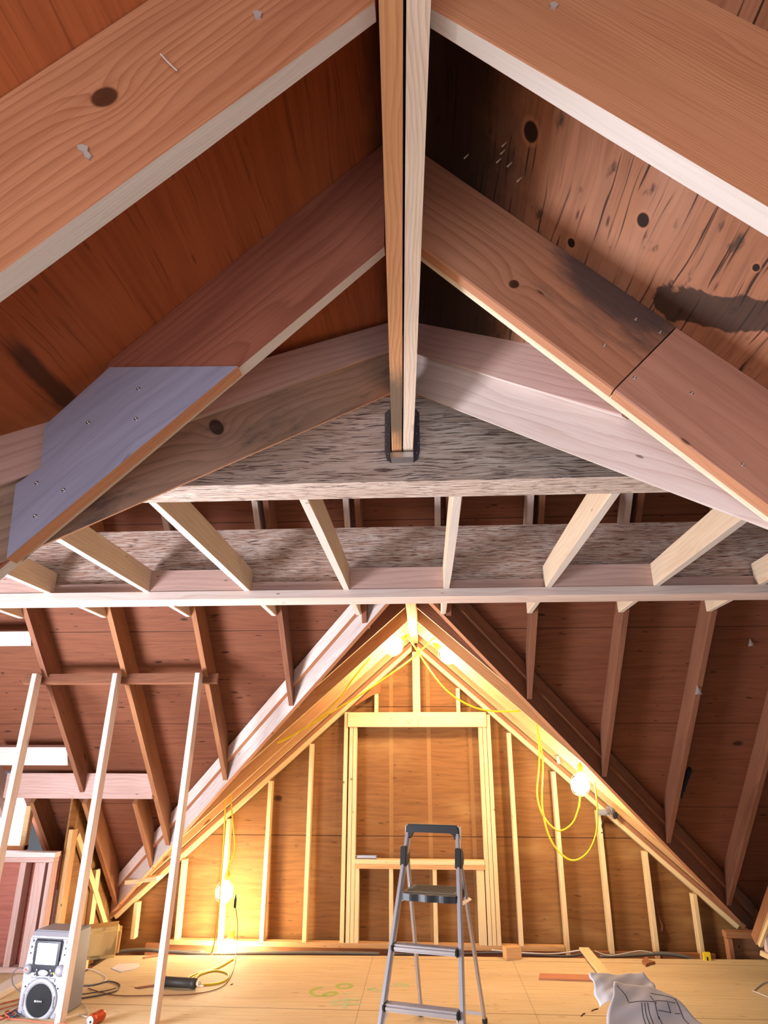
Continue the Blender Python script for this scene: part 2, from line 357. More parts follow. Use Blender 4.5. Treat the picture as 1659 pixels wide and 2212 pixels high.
def mould_right(g, c, x, y):
    y = g.m('MULTIPLY', y, -1.0)
    # black mould creeping down from the ridge, rotten patch further down
    w = g.noise(g.vec(g.m('MULTIPLY', x, 3.0), g.m('MULTIPLY', y, 3.0), 2.0), 1.0, 5.0, 0.65)
    e = g.m('ADD', y, g.m('MULTIPLY', g.m('SUBTRACT', w, 0.5), 0.30))
    e = g.m('ADD', e, g.m('MULTIPLY', g.m('SUBTRACT', x, 1.0), -0.10))
    c = g.mix(g.m('MULTIPLY', g.m('SUBTRACT', 1.0, g.step(e, 0.22, 0.50)), 0.93), c, (0.016, 0.012, 0.010))
    dx_, dy_ = 1.169-1.291, 1.034-0.856
    l2 = dx_*dx_+dy_*dy_
    px_, py_ = g.m('SUBTRACT', x, 1.291), g.m('SUBTRACT', y, 0.856)
    t_ = g.m('DIVIDE', g.m('ADD', g.m('MULTIPLY', px_, dx_), g.m('MULTIPLY', py_, dy_)), l2, clamp=True)
    qx = g.m('SUBTRACT', px_, g.m('MULTIPLY', t_, dx_)); qy = g.m('SUBTRACT', py_, g.m('MULTIPLY', t_, dy_))
    q = g.m('ADD', g.m('MULTIPLY', qx, qx), g.m('MULTIPLY', qy, qy))
    w2 = g.noise(g.vec(g.m('MULTIPLY', x, 7.0), g.m('MULTIPLY', y, 7.0), 9.0), 1.0, 4.0, 0.6)
    q = g.m('ADD', g.m('SQRT', q), g.m('MULTIPLY', g.m('SUBTRACT', w2, 0.5), 0.16))
    c = g.mix(g.m('MULTIPLY', g.m('SUBTRACT', 1.0, g.step(q, 0.038, 0.046)), 0.85), c, (0.022, 0.015, 0.011))
    s = g.step(g.noise(g.vec(g.m('MULTIPLY', x, 9.0), g.m('MULTIPLY', y, 20.0), 5.0), 1.0, 4.0), 0.60, 0.70)
    return g.mix(g.m('MULTIPLY', s, 0.75), c, (0.02, 0.014, 0.011))
def mould_left(g, c, x, y):
    w = g.noise(g.vec(g.m('MULTIPLY', x, 4.0), g.m('MULTIPLY', y, 9.0), 3.0), 1.0, 4.0, 0.6)
    s1 = g.m('SUBTRACT', 1.0, g.step(g.m('ADD', g.m('ABSOLUTE', g.m('SUBTRACT', y, 1.107)), g.m('MULTIPLY', g.m('SUBTRACT', w, 0.5), 0.05)), 0.012, 0.03))
    s1 = g.m('MULTIPLY', s1, g.step(x, 1.169-0.10, 1.169-0.02))
    s2 = g.m('SUBTRACT', 1.0, g.step(g.m('ADD', y, g.m('MULTIPLY', g.m('SUBTRACT', w, 0.5), 0.10)), 0.04, 0.14))
    c = g.mix(g.m('MULTIPLY', s2, 0.85), c, (0.018, 0.012, 0.010))
    return g.mix(g.m('MULTIPLY', s1, 0.75), c, (0.03, 0.02, 0.012))
M_PLY_L = plywood('sheathing_left', srgb(184, 104, 62), srgb(132, 66, 36), srgb(200, 116, 70), flecks=0.4, seam=0, cracks=0.3, mould=mould_left, rough=0.55, wave=0.35)
M_PLY_R = plywood('sheathing_right_mouldy', srgb(166, 112, 82), srgb(96, 56, 36), srgb(196, 148, 122), flecks=0.75, seam=0, cracks=0.9, mould=mould_right, wave=0.5, knots=0.0, eyes=((1.127, -0.718, 0.016), (1.090, -0.403, 0.022), (1.076, -0.966, 0.008), (1.301, -0.571, 0.012)))
M_PLY_B = plywood('sheathing_back', srgb(122, 73, 51), srgb(80, 43, 28), srgb(130, 82, 60), flecks=0.85, seam=0.92, seam_off=0.30, wave=0.6)
M_PLY_D = plywood('sheathing_dormer', srgb(176, 116, 70), srgb(120, 68, 34), None, flecks=0.5, seam=0)
M_PLY_W = plywood('gable_plywood', srgb(140, 96, 54), srgb(98, 60, 30), srgb(176, 136, 84), flecks=0.5, seam=1.22, seam_off=0.245, knots=0.6, stripes=(-0.354, 0.031, 0.454), wave=0.6)
M_PLY_K = plywood('knee_wall_plywood', srgb(186, 114, 98), srgb(140, 76, 62), None, flecks=0.3, seam=0, wave=0.6)
M_PLY_F = plywood('floor_plywood', srgb(208, 186, 146), srgb(176, 146, 104), srgb(216, 196, 160), flecks=0.4, seam=1.22, seam_off=0.22, rough=0.7, wave=0.5, xseams=(-0.480, 0.687))

# ---------------------------------------------------------------- the setting
def struct(o): o['kind'] = 'structure'; return o
struct(panel('floor', [(-6, -3, 0), (5, -3, 0), (5, 6.72, 0), (2.844, 6.673, 0), (1.827, 6.631, 0), (1.056, 6.607, 0), (-0.111, 6.583, 0), (-1.957, 6.487, 0), (-2.69, 6.42, 0), (-2.69, 5.86, 0), (-3.04, 5.86, 0), (-3.04, 6.05, 0), (-6, 6.05, 0)], (0, 0, 0), (1, 0, 0), (0, 0, 1), -0.019, M_PLY_F))
struct(panel('floor_gap', [(-6, 5.7, -0.17), (5, 5.7, -0.17), (5, 7.5, -0.17), (-6, 7.5, -0.17)], (0, 0, -0.17), (1, 0, 0), (0, 0, 1), -0.02, M_OLD))
struct(panel('wall_back', [(-3.3, 7.19, -0.2), (3.3, 7.19, -0.2), (3.3, 7.19, 0.02), (-0.1, 7.19, 2.98), (-3.4, 7.19, 0.05)], (0, 7.19, 0), (1, 0, 0), (0, 1, 0), 0.018, M_PLY_W))
struct(panel('ceiling_left', [(-0.03, -2.5, 3.175), (-0.03, 2.25, 3.175), (-1.75, 0.55, 1.455), (-1.75, -2.5, 1.455)], (-0.05, 0, 3.155), (0, 1, 0), (-1, 0, 1), 0.016, M_PLY_L))
struct(panel('ceiling_right', [(-0.06, -2.5, 3.18), (-0.06, 2.2, 3.18), (1.6, 0.57, 1.52), (1.6, -2.5, 1.52)], (-0.03, 0, 3.15), (0, 1, 0), (1, 0, 1), 0.016, M_PLY_R))
struct(panel('ceiling_back', [(-0.1, 3.1, 4.41), (-0.1, 4.56, 2.95), (-3.157, 7.25, 0.26), (-3.62, 7.45, 0.06), (-3.62, 6.05, 1.46), (-5, 6.05, 1.46), (-5, 3.1, 4.41)], (0, 7.51, 0), (1, 0, 0), (0, 1, 1), 0.016, M_PLY_B))
struct(panel('ceiling_back_right', [(-0.1, 3.1, 4.41), (-0.1, 4.56, 2.95), (2.957, 7.25, 0.26), (3.3, 7.55, -0.04), (5, 7.55, -0.04), (5, 3.1, 4.41)], (0, 7.51, 0), (1, 0, 0), (0, 1, 1), 0.016, M_PLY_B))
for s, nm in ((-1, 'ceiling_dormer_left'), (1, 'ceiling_dormer_right')):
    struct(panel(nm, [(-0.1, 4.56, 2.95), (-0.1, 7.3, 2.95), (-0.1+s*3.11, 7.3, 0.21)], (-0.1, 6, 2.95), (0, 1, 0), (s*0.88, 0, 1), 0.016, M_PLY_D))
struct(panel('wall_left', [(-4.3, 6.0, 0.0), (-3.05, 6.0, 0.0), (-3.05, 6.0, 0.84), (-4.3, 6.0, 0.84)], (-3.5, 6.0, 0.4), (1, 0, 0), (0, 1, 0), 0.015, M_PLY_K))
struct(panel('wall_left_cheek', [(-3.03, 6.02, -0.16), (-3.03, 7.4, -0.16), (-3.03, 7.4, 0.0), (-3.03, 6.42, 1.05), (-3.03, 6.02, 1.3)], (-3.03, 6.5, 0.4), (0, 1, 0), (-1, 0, 0), 0.015, M_PLY_W))
win = struct(empty('window_1', (-4.05, 6.38, 0.84)))
bmw = bmesh.new(); bx(bmw, (0, 0.03, 0.20), (0.86, 0.01, 0.40)); finish('pane', bmw, glow('window_daylight', (0.96, 0.95, 1.0), 14.0), win)
for nm, c, s in (('frame', (0.45, 0, 0.2), (0.05, 0.06, 0.5)), ('frame', (-0.45, 0, 0.2), (0.05, 0.06, 0.5)), ('frame', (0, 0, 0.425), (0.95, 0.06, 0.05)), ('sill', (0, 0, -0.02), (0.95, 0.09, 0.04))):
    b_ = bmesh.new(); bx(b_, c, s, 0.004); finish(nm, b_, M_STUD, win)
struct(board('trim_rim', (-2.66, 7.12, -0.125), (2.55, 7.12, -0.125), 0.05, 0.12, M_OLD_T))

# ---------------------------------------------------------------- near gable: ridge, rafters, valley boards
def T(o, label, cat, group=None): return tag(o, label, cat, group)
T(board('ridge_board', (0.045, -1.5, 2.621), (-0.087, 2.25, 2.621), 0.036, 0.235, M_RIDGE_O, base=0), 'orange ridge board, left of the overhead pair, dark stain near its hanger', 'ridge board', 'paired overhead ridge boards')
T(board('ridge_board', (0.086, -1.5, 2.621), (-0.046, 2.25, 2.621), 0.036, 0.235, M_RIDGE_P, base=0), 'pale straight-grained ridge board, right of the overhead pair', 'ridge board', 'paired overhead ridge boards')
def rafter_L(yc, c, h, x1, mats, x0=-0.06, t=0.038, cut1=0.0):
    return board('rafter', (x0, yc, c+x0), (x1, yc, c+x1), t, h, mats, up=(-1, 0, 1), base=0, cut0=-1.0, cut1=cut1, bev=0.004)
def rafter_R(yc, c, h, x0, x1, mats, t=0.038, cut0=-1.0, cut1=0.0):
    return board('rafter', (x0, yc, c-x0), (x1, yc, c-x1), t, h, mats, up=(1, 0, 1), base=0, cut0=cut0, cut1=cut1, bev=0.004)
T(rafter_L(0.735, 2.789, 0.292, -1.7, [M_RAFT_A, M_EDGE]), 'nearest left rafter, orange with a big round knot and white lower edge', 'rafter', 'near gable rafters')
T(rafter_L(1.336, 2.856, 0.246, -0.93, [M_RAFT_R, M_EDGE], x0=-0.08, cut1=-2.1), 'reddish left rafter behind the grey plate, splintered white lower edge', 'rafter', 'near gable rafters')
T(rafter_R(0.728, 2.725, 0.281, 0.03, 1.55, [M_RAFT_O, M_EDGE]), 'nearest right rafter, orange with fine straight grain and cream lower edge', 'rafter', 'near gable rafters')
ra = T(rafter_R(1.3536, 2.796, 0.231, 0.008, 0.437, [M_RAFT_T, M_EDGE_O]), 'right rafter piece above the splice, blackened along its top edge', 'rafter', 'near gable rafters')
rb = T(rafter_R(1.3536, 2.796, 0.231, 0.4395, 1.2, [M_SPLICE, M_EDGE_O], cut0=0.0), 'clean tan rafter piece below the splice, dotted with screws', 'rafter', 'near gable rafters')
T(rafter_R(1.393, 2.815, 0.215, 0.0, 1.2, [M_SPLICE, M_EDGE_Y]), 'cream-edged rafter doubled behind the spliced right rafter', 'rafter', 'near gable rafters')
STEEL = plain('zinc_steel', (0.62, 0.64, 0.68), 0.35, 1.0)
def screw(parent, p, n, r=0.0045):
    bm = bmesh.new(); n = V3(n)
    lathe(bm, [(r*0.3, -0.002), (r, -0.002), (r, 0.0008), (r*0.8, 0.0016), (r*0.35, 0.0016), (r*0.3, 0.0004)], (0, 0, 0), n, 12)
    o = finish('screw', bm, STEEL, parent, parent.matrix_basis.inverted() @ Matrix.Translation(V3(p)), True)
    return o
for p in ((0.431, 1.335, 2.477), (0.511, 1.335, 2.546)): screw(ra, p, (0, -1, 0))
for p in ((0.562, 1.335, 2.508), (0.488, 1.335, 2.388), (0.608, 1.335, 2.344), (0.687, 1.335, 2.167)): screw(rb, p, (0, -1, 0))

# grey painted plate over the joint of the left rafter and the valley
GREYP = plywood('grey_paint', srgb(160, 158, 180), srgb(132, 130, 148), srgb(166, 164, 186), flecks=0.35, seam=0, knots=0.0, rough=0.45)
gp = [(-0.712, 1.279, 2.423), (-0.411, 1.279, 2.415), (-0.864, 1.279, 1.966), (-0.878, 1.279, 2.135), (-0.829, 1.279, 2.173), (-0.839, 1.279, 2.276)]
bm = bmesh.new(); a = [bm.verts.new(V3(p)) for p in gp]; b = [bm.verts.new(V3(p)+V3((0, 0.037, 0))) for p in gp]
bm.faces.new(a); bm.faces.new(b[::-1]).material_index = 1
for i in range(6): bm.faces.new((a[i], a[(i+1) % 6], b[(i+1) % 6], b[i])).material_index = 1
# local frame: X along the rafter so the paint wears with the board
gus = finish('gusset_plate', bm, [GREYP, M_EDGE_O])
O_ = V3(gp[0]); e1 = V3((-1, 0, -1)).normalized(); e3 = V3((0, -1, 0)); e2 = e3.cross(e1)
Mg = Matrix(((e1.x, e2.x, e3.x, O_.x), (e1.y, e2.y, e3.y, O_.y), (e1.z, e2.z, e3.z, O_.z), (0, 0, 0, 1)))
gus.data.transform(Mg.inverted()); gus.matrix_basis = Mg
T(gus, 'grey painted angular plate screwed over the left rafter joint', 'plate')
for p in ((-0.636, 1.279, 2.363), (-0.74, 1.279, 2.28), (-0.631, 1.279, 2.286), (-0.768, 1.279, 2.118), (-0.82, 1.279, 2.059), (-0.831, 1.279, 2.136)): screw(gus, p, (0, -1, 0), 0.0048)

def valley(name, pa, pb, L, h, mats, left, t=0.038):
    pa, pb = V3(pa), V3(pb); d = (pb-pa).normalized(); pa = pa-d*0.05; c0 = d.z/math.hypot(d.x, d.y)
    return board(name, pa, pa+d*L, t, h, mats, base=0, side=-1.0 if left else 0.0, cut0=c0, bev=0.004)
T(valley('valley_rafter', (-0.104, 2.096, 2.813), (-0.772, 1.428, 2.095), 2.2, 0.235, [M_GREY, M_EDGE_O], True), 'weathered grey valley rafter with a round knot, left of the ridge', 'valley rafter', 'near valley rafters')
T(valley('valley_rafter', (-0.101, 2.045, 2.961), (-0.894, 1.252, 2.121), 2.1, 0.10, [M_PINK_D, M_PINK], True), 'pink valley board doubled on the weathered grey one', 'valley rafter', 'near valley rafters')
T(valley('valley_rafter', (-0.015, 2.175, 2.856), (0.739, 1.421, 2.059), 1.5, 0.26, [M_PINK, M_EDGE], False), 'deep pale pink valley rafter, right of the ridge, wavy grain', 'valley rafter', 'near valley rafters')
T(valley('valley_rafter', (0.002, 2.104, 2.981), (0.491, 1.615, 2.461), 0.98, 0.13, [M_PINK_D, M_EDGE], False), 'upper rose valley board doubled on the deep pale one', 'valley rafter', 'near valley rafters')

# hanger at the ridge end
hg = empty('joist_hanger', (-0.067, 2.255, 2.61))
T(hg, 'dark galvanised hanger seating the ridge boards on the upper beam', 'hanger')
HM = plain('galvanised', (0.20, 0.20, 0.23), 0.45, 0.9, vary=0.2)
for s in (-1, 1):
    bm = bmesh.new()
    prof = [(0.042, 0.0), (0.058, 0.012), (0.066, 0.045), (0.066, 0.21), (0.052, 0.225), (0.042, 0.225)]
    a = [bm.verts.new((s*x, 0.0, z)) for x, z in prof]; b = [bm.verts.new((s*x, -0.002, z)) for x, z in prof]
    bm.faces.new(a); bm.faces.new(b[::-1])
    for i in range(6): bm.faces.new((a[i], a[(i+1) % 6], b[(i+1) % 6], b[i]))
    fl = finish('flange', bm, HM, hg)
    for k in range(5):
        b2 = bmesh.new(); lathe(b2, [(0.0045, -0.001), (0.0045, 0.002), (0.002, 0.003)], (0, 0, 0), (0, -1, 0), 10)
        finish('nail_head', b2, HM, fl, Matrix.Translation((s*(0.060 if k % 2 else 0.052), -0.003, 0.04+k*0.04)))
    bm = bmesh.new(); bx(bm, (s*0.0415, -0.04, 0.11), (0.0015, 0.08, 0.22)); finish('side_strap', bm, HM, hg)
bm = bmesh.new(); bx(bm, (0, -0.04, 0.003), (0.084, 0.08, 0.003)); bx(bm, (0, -0.081, -0.005), (0.084, 0.002, 0.02)); finish('seat', bm, STEEL, hg)

# ---------------------------------------------------------------- beams, joists, plate, blocks
T(board('beam', (-3.6, 2.342, 2.537), (3.6, 2.342, 2.537), 0.163, 0.356, M_PSL, base=0), 'upper grey strand-lumber beam that carries the ridge hanger', 'beam', 'strand lumber beams')
T(board('beam', (-4.2, 4.055, 2.60), (4.2, 4.055, 2.60), 0.13, 0.356, M_PSL_P, base=0), 'lower brown strand-lumber beam behind the joists', 'beam', 'strand lumber beams')
T(board('plate', (-4.2, 4.022, 2.487), (4.2, 4.022, 2.487), 0.19, 0.05, M_PINK, base=0), 'long pale plate running under the joists at the lower beam', 'plate')
T(board('ledger_strip', (-4.2, 3.978, 2.538), (4.2, 3.978, 2.538), 0.022, 0.062, M_PINK_D, base=0), 'thin rose strip along the foot of the lower beam', 'ledger')
JX = [-2.97, -2.34, -1.71, -1.078, -0.465, 0.143, 0.752, 1.386, 1.99, 2.62]
ORD = ['first', 'second', 'third', 'fourth', 'fifth', 'sixth', 'seventh', 'eighth', 'ninth', 'tenth', 'eleventh']
for i, x in enumerate(JX):
    T(board('joist', (x, 2.425, 2.537), (x, 3.966, 2.537), 0.038, 0.14, [M_JOIST, M_EDGE], base=0, bev=0.004), 'pale ceiling joist between the two beams, %s from the left' % ORD[i], 'joist', 'ceiling joists between the beams')
    T(board('joist_tail', (x, 4.125, 2.537), (x, 4.70, 2.537), 0.038, 0.14, [M_JOIST, M_EDGE], base=0, bev=0.004), 'short joist end past the lower plate beside a dark rafter, %s from the left' % ORD[i], 'joist', 'joist ends beyond the lower beam')
for n, (i, k) in enumerate(((0, 1), (2, 3), (4, 5), (6, 7), (8, 9))):
    T(board('block', (JX[i]+0.02, 3.948, 2.538), (JX[k]-0.02, 3.948, 2.538), 0.036, 0.138, M_PINK_D, base=0), 'rose blocking between the %s and %s joists at the lower beam' % (ORD[i], ORD[k]), 'block', 'blocking between joists')

# ---------------------------------------------------------------- back slope rafters
RX = [x+0.04 for x in JX]
M0 = 7.25; RH = 0.184
def on_slope(x, y, off=0.0): return (x, y, M0-y+off)
for i, x in enumerate(RX):
    yv = 4.49+0.88*abs(x+0.1)
    y1 = 5.955 if x < -2.5 else yv-0.02
    m = M_OLD_T if i in (1, 2) else M_OLD
    T(board('rafter', on_slope(x, 3.15), on_slope(x, y1), 0.038, RH, m, up=(0, 1, 1), base=0, cut1=1.0 if x > -2.5 else 0.0, bev=0.003), 'old brown back-slope rafter under dark sheathing, %s from the left' % ORD[i], 'rafter', 'back slope rafters')
    if 0 < i < 9:
        T(board('sister_rafter', on_slope(x-0.075, 3.7), on_slope(x-0.075, 4.45), 0.038, 0.14, M_PINK, up=(0, 1, 1), base=0), 'pale new rafter glimpsed above the lower beam, %s from the left' % ORD[i-1], 'rafter', 'sister rafters above the lower beam')
T(board('header', (-3.62, 6.0, 1.245), (-2.32, 6.0, 1.245), 0.07, 0.20, M_PINK_D, base=0), 'rough rose header under the cut rafter beside the left window', 'header')
T(board('blocking', (-3.6, 4.90, 2.37), (-2.965, 4.90, 2.37), 0.038, 0.11, M_EDGE, base=0, up=(0, -0.35, 1)), 'bright white-lit blocking high between the leftmost rafters', 'block', 'blocks between left rafters')
T(board('blocking', (-3.6, 5.74, 1.52), (-2.965, 5.74, 1.52), 0.06, 0.15, M_PINK, base=0, up=(0, -0.35, 1)), 'pale doubled blocking lower between the leftmost rafters', 'block', 'blocks between left rafters')
for k, (x, y1) in enumerate(((-3.41, 6.62), (-2.945, 7.0), (-2.50, 6.62))):
    T(board('rafter', on_slope(x, 6.05), on_slope(x, y1), 0.038, RH, M_OLD_T, up=(0, 1, 1), base=0), 'short rafter running down below the rose header, %s from the left' % ORD[k], 'rafter', 'short rafters below the header')
T(board('rafter', on_slope(-3.72, 5.2), on_slope(-3.72, 6.2), 0.038, RH, M_PINK_D, up=(0, 1, 1), base=0), 'rose rafter at the left edge above the bright window', 'rafter')
# ---------------------------------------------------------------- dormer at the back
DC, DS, DZ = -0.10, 0.88, 2.76
def dz(x): return DZ-DS*abs(x-DC)
for s, wd in ((-1, 'left'), (1, 'right')):
    P0 = V3((DC+s*0.04, 4.53, dz(DC+s*0.04)-0.01)); P1 = V3((DC+s*3.02, 7.15, dz(DC+s*3.02)-0.01))
    big = board('valley_rafter', P0, P1, 0.038, 0.215, [M_VAL_W if s < 0 else M_OLD, M_EDGE_O], base=0, side=-1.0 if s < 0 else 0.0)
    T(big, ('whitish deep valley rafter on the left flank of the back dormer' if s < 0 else 'dark deep valley rafter on the right flank of the back dormer'), 'valley rafter', 'dormer valley rafters')
    d = (P1-P0).normalized(); o = V3((-s*0.027*-1, -0.027, 0.0))
    nrm = V3((d.y, -d.x, 0)).normalized() if s > 0 else V3((-d.y, d.x, 0)).normalized()*1
    if nrm.y > 0: nrm = -nrm
    q0, q1 = P0+nrm*0.04+V3((0, 0, 0.145)), P1+nrm*0.04+V3((0, 0, 0.145))
    T(board('valley_rafter', q0, q1, 0.038, 0.092, [M_PINK if s < 0 else M_OLD, M_EDGE_O if s < 0 else M_OLD], base=0, side=-1.0 if s < 0 else 0.0),
      ('narrow pink valley board above the whitish one' if s < 0 else 'narrow brown valley board above the dark right one'), 'valley rafter', 'dormer valley rafters')
T(board('ridge_board', (-0.118, 4.7, 2.70), (-0.118, 7.15, 2.70), 0.038, 0.185, M_STUD, base=0), 'left half of the bulb-lit double ridge over the back dormer', 'ridge board', 'dormer ridge boards')
T(board('ridge_board', (-0.079, 4.7, 2.70), (-0.079, 7.0, 2.70), 0.038, 0.185, M_STUD, base=0), 'right half of the bulb-lit double ridge over the back dormer', 'ridge board', 'dormer ridge boards')
JW = ['front', 'second', 'third']
for k, yy in enumerate((5.32, 5.93, 6.54)):
    for s, wd in ((-1, 'left'), (1, 'right')):
        d = (yy-4.50)/0.88-0.11
        a_, b_ = DC+s*0.045, DC+s*d
        up_ = (s*DS, 0, 1)
        T(board('jack_rafter', (a_, yy, dz(a_)), (b_, yy, dz(b_)), 0.038, 0.14, [M_OLD if k < 1 else M_STUD_D, M_STUD], up=up_, base=0, cut0=-DS), '%s sloping jack rafter on the %s side of the back dormer' % (JW[k], wd), 'jack rafter', 'dormer jack rafters')
for s, wd in ((-1, 'left'), (1, 'right')):
    up_ = (s*DS, 0, 1)
    for k, (yy, off, m, tx, xx) in enumerate(((7.0, 0.0, M_STUD_D, 'end rafter against the gable wall on the %s slope', 2.66), (7.10, -0.052, M_OLD_T, 'upper sloping plate over the gable studs on the %s side', 2.92), (7.10, -0.104, M_STUD, 'lower sloping plate resting on the gable studs on the %s side', 2.86))):
        a_, b_ = DC+s*0.03, DC+s*xx
        w_, h_ = (0.038, 0.135) if k == 0 else (0.089, 0.038)
        T(board('end_rafter' if k == 0 else 'top_plate', (a_, yy, dz(a_)+off), (b_, yy, dz(b_)+off), w_, h_, [m, M_STUD], up=up_, base=0, cut0=-DS), tx % wd, 'rafter' if k == 0 else 'plate', 'gable end rafters' if k == 0 else 'sloping gable plates')
def plate_z(x): return dz(x)-0.108
# studs of the gable wall
def stud(x, z0, z1, label, y=7.10, w=0.038, m=None, d=0.089, grp='gable wall studs'):
    return T(board('stud', (x, y, z0), (x, y, z1), w, d, m or M_STUD, up=(0, -1, 0), bev=0.002), label, 'stud', grp)
LEFT = [(-2.78, 'shortest gable stud at the far left corner'), (-2.36, 'second gable stud from the left corner'), (-1.95, 'gable stud right behind the glowing hanging bulb'), (-1.555, 'gable stud just right of the hanging bulb'), (-1.155, 'gable stud left of the window framing')]
for x, l in LEFT: stud(x, -0.022, plate_z(x-0.02), l)
RIGHT = [(0.835, 'gable stud just right of the window framing'), (1.245, 'gable stud at the end of the bottom plate'), (1.64, 'gable stud under the grey clamp'), (2.035, 'second gable stud from the right corner'), (2.43, 'shortest gable stud at the right corner')]
for i, (x, l) in enumerate(RIGHT): stud(x, -0.022 if i == 0 else -0.10, plate_z(x+0.02), l)
T(board('bottom_plate', (-2.42, 7.10, -0.062), (1.222, 7.10, -0.062), 0.089, 0.04, M_STUD_D, base=0), 'bottom plate under the gable studs', 'plate')
# window framing
hd = T(board('header', (-0.785, 7.075, 1.868), (0.612, 7.075, 1.868), 0.085, 0.142, M_STUD, base=0), 'window header with pencilled sizes on the gable wall', 'header')
PENCIL = plain('pencil', (0.12, 0.09, 0.06), 0.8)
def stroke(parent, name, pts, r, mat):
    iv = parent.matrix_basis.inverted()
    bm = bmesh.new(); sweep(bm, smooth_path([iv @ V3(p) for p in pts], 6), r, 6)
    return finish(name, bm, mat, parent)
for pts in ([(-0.181, 7.031, 1.929), (-0.188, 7.031, 1.906), (-0.158, 7.031, 1.906)], [(-0.159, 7.031, 1.927), (-0.16, 7.031, 1.886)], [(-0.139, 7.031, 1.949), (-0.148, 7.031, 1.935), (-0.141, 7.031, 1.922), (-0.132, 7.031, 1.931), (-0.139, 7.031, 1.949)], [(-0.118, 7.031, 1.905), (-0.106, 7.031, 1.905)],
            [(-0.08, 7.031, 1.933), (-0.069, 7.031, 1.933), (-0.066, 7.031, 1.922), (-0.076, 7.031, 1.917), (-0.06, 7.031, 1.909), (-0.062, 7.031, 1.895), (-0.083, 7.031, 1.893)], [(-0.038, 7.031, 1.96), (-0.047, 7.031, 1.944), (-0.045, 7.031, 1.929), (-0.036, 7.031, 1.931), (-0.038, 7.031, 1.94)], [(-0.029, 7.031, 1.935), (-0.026, 7.031, 1.934)]):
    stroke(hd, 'pencil_mark', pts, 0.0013, PENCIL)
stud(-0.806, -0.022, plate_z(-0.826), 'king stud left of the window opening')
stud(-0.752, -0.022, 1.867, 'trimmer stud under the left end of the window header', w=0.036)
stud(-0.712, -0.022, 1.867, 'inner left trimmer stud beside the window opening', w=0.036)
stud(0.552, -0.022, 1.867, 'inner right trimmer stud beside the window opening', w=0.036)
stud(0.592, -0.022, 1.867, 'trimmer stud under the right end of the window header', w=0.036)
stud(0.634, -0.022, plate_z(0.655), 'king stud right of the window opening')
T(board('sill_plate', (-0.692, 7.09, 0.628), (0.532, 7.09, 0.628), 0.089, 0.04, M_STUD, base=0), 'upper board of the doubled rough sill, metal scrap on it', 'sill')
T(board('sill_plate', (-0.692, 7.09, 0.588), (0.532, 7.09, 0.588), 0.089, 0.039, M_STUD_D, base=0), 'lower board of the doubled rough window sill', 'sill')
for x, l in ((-0.672, 'cripple stud under the sill at its left end'), (-0.35, 'cripple stud under the sill behind the ladder left rail'), (0.062, 'cripple stud under the sill seen through the ladder'), (0.49, 'wide cripple stud under the sill at its right end')):
    stud(x, -0.022, 0.587, l, grp='cripple studs below the sill', w=0.038 if x < 0.4 else 0.07)
for x, l in ((-0.50, 'cripple stud above the header on the left'), (-0.105, 'left of the two joined studs under the ridge'), (-0.066, 'right of the two joined studs under the ridge'), (0.34, 'cripple stud above the header on the right')):
    stud(x, 2.012, 2.62 if abs(x) < 0.2 else plate_z(x-0.02 if x < 0 else x+0.02), l, grp='cripple studs above the header')
poly_s = T(poly_prism('scrap_sheet', [(-0.768, 7.04, 2.045), (-0.456, 7.04, 2.326), (-0.455, 7.04, 2.205), (-0.522, 7.04, 2.187)], (0, 0.012, 0), M_PLY_D), 'triangular plywood scrap nailed under the left dormer slope', 'scrap')

# ---------------------------------------------------------------- left: leaning posts, ribbon board, pony wall
T(board('ribbon_board', (-3.1, 5.105, 2.105), (-1.575, 5.105, 2.105), 0.038, 0.075, M_OLD, base=0, up=(0, 0.25, 1)), 'horizontal ribbon board nailed across the left rafters above the posts', 'ribbon board')
for (x0, x1), l in zip(((-2.965, -2.97), (-2.335, -2.345), (-1.70, -1.735)), ('leftmost bare post under the ribbon board', 'middle bare post beside the karaoke machine', 'right bare post standing over the dark canister')):
    T(board('post', (x1, 4.93, 0.0), (x0, 5.035, 2.17), 0.036, 0.085, M_PINK, up=(0, -1, 0), bev=0.003), l, 'post', 'bare posts under the ribbon board')
T(board('top_plate', (-4.1, 5.935, 0.806), (-3.045, 5.935, 0.806), 0.089, 0.036, M_PINK, base=0), 'upper cap plate of the low wall at the left', 'plate', 'pony wall plates')
T(board('top_plate', (-4.1, 5.935, 0.768), (-3.05, 5.935, 0.768), 0.089, 0.037, M_PINK_D, base=0), 'lower cap plate of the low wall at the left', 'plate', 'pony wall plates')
T(board('bottom_plate', (-4.1, 5.935, 0.001), (-3.05, 5.935, 0.001), 0.089, 0.037, M_PINK_D, base=0), 'bottom plate of the low wall at the left', 'plate', 'pony wall plates')
for x, w, l in ((-3.30, 0.05, 'low wall stud at the left picture edge'), (-3.155, 0.085, 'wide low wall stud in the middle'), (-3.07, 0.036, 'corner low wall stud beside the yellow-lit cheek')):
    stud(x, 0.04, 0.767, l, y=5.935, w=w, m=M_PINK_D, grp='pony wall studs')
stud(-3.01, -0.16, 1.0, 'yellow-lit corner stud of the left cheek wall', y=6.07, m=M_STUD_D, grp='cheek wall studs')
stud(-3.01, -0.16, 0.62, 'thin stud further back in the left cheek wall', y=6.62, m=M_STUD, grp='cheek wall studs')
T(board('plate_strip', (-3.0, 6.1, 0.93), (-3.0, 6.98, 0.02), 0.03, 0.06, M_STUD, up=(0, 1, 1), base=0), 'sloping strip along the top of the left cheek wall', 'strip')
T(board('stub_board', (-2.783, 6.82, 0.477), (-2.489, 6.82, 0.511), 0.16, 0.035, M_STUD, base=0), 'short board end jutting out of the left dormer slope', 'board')

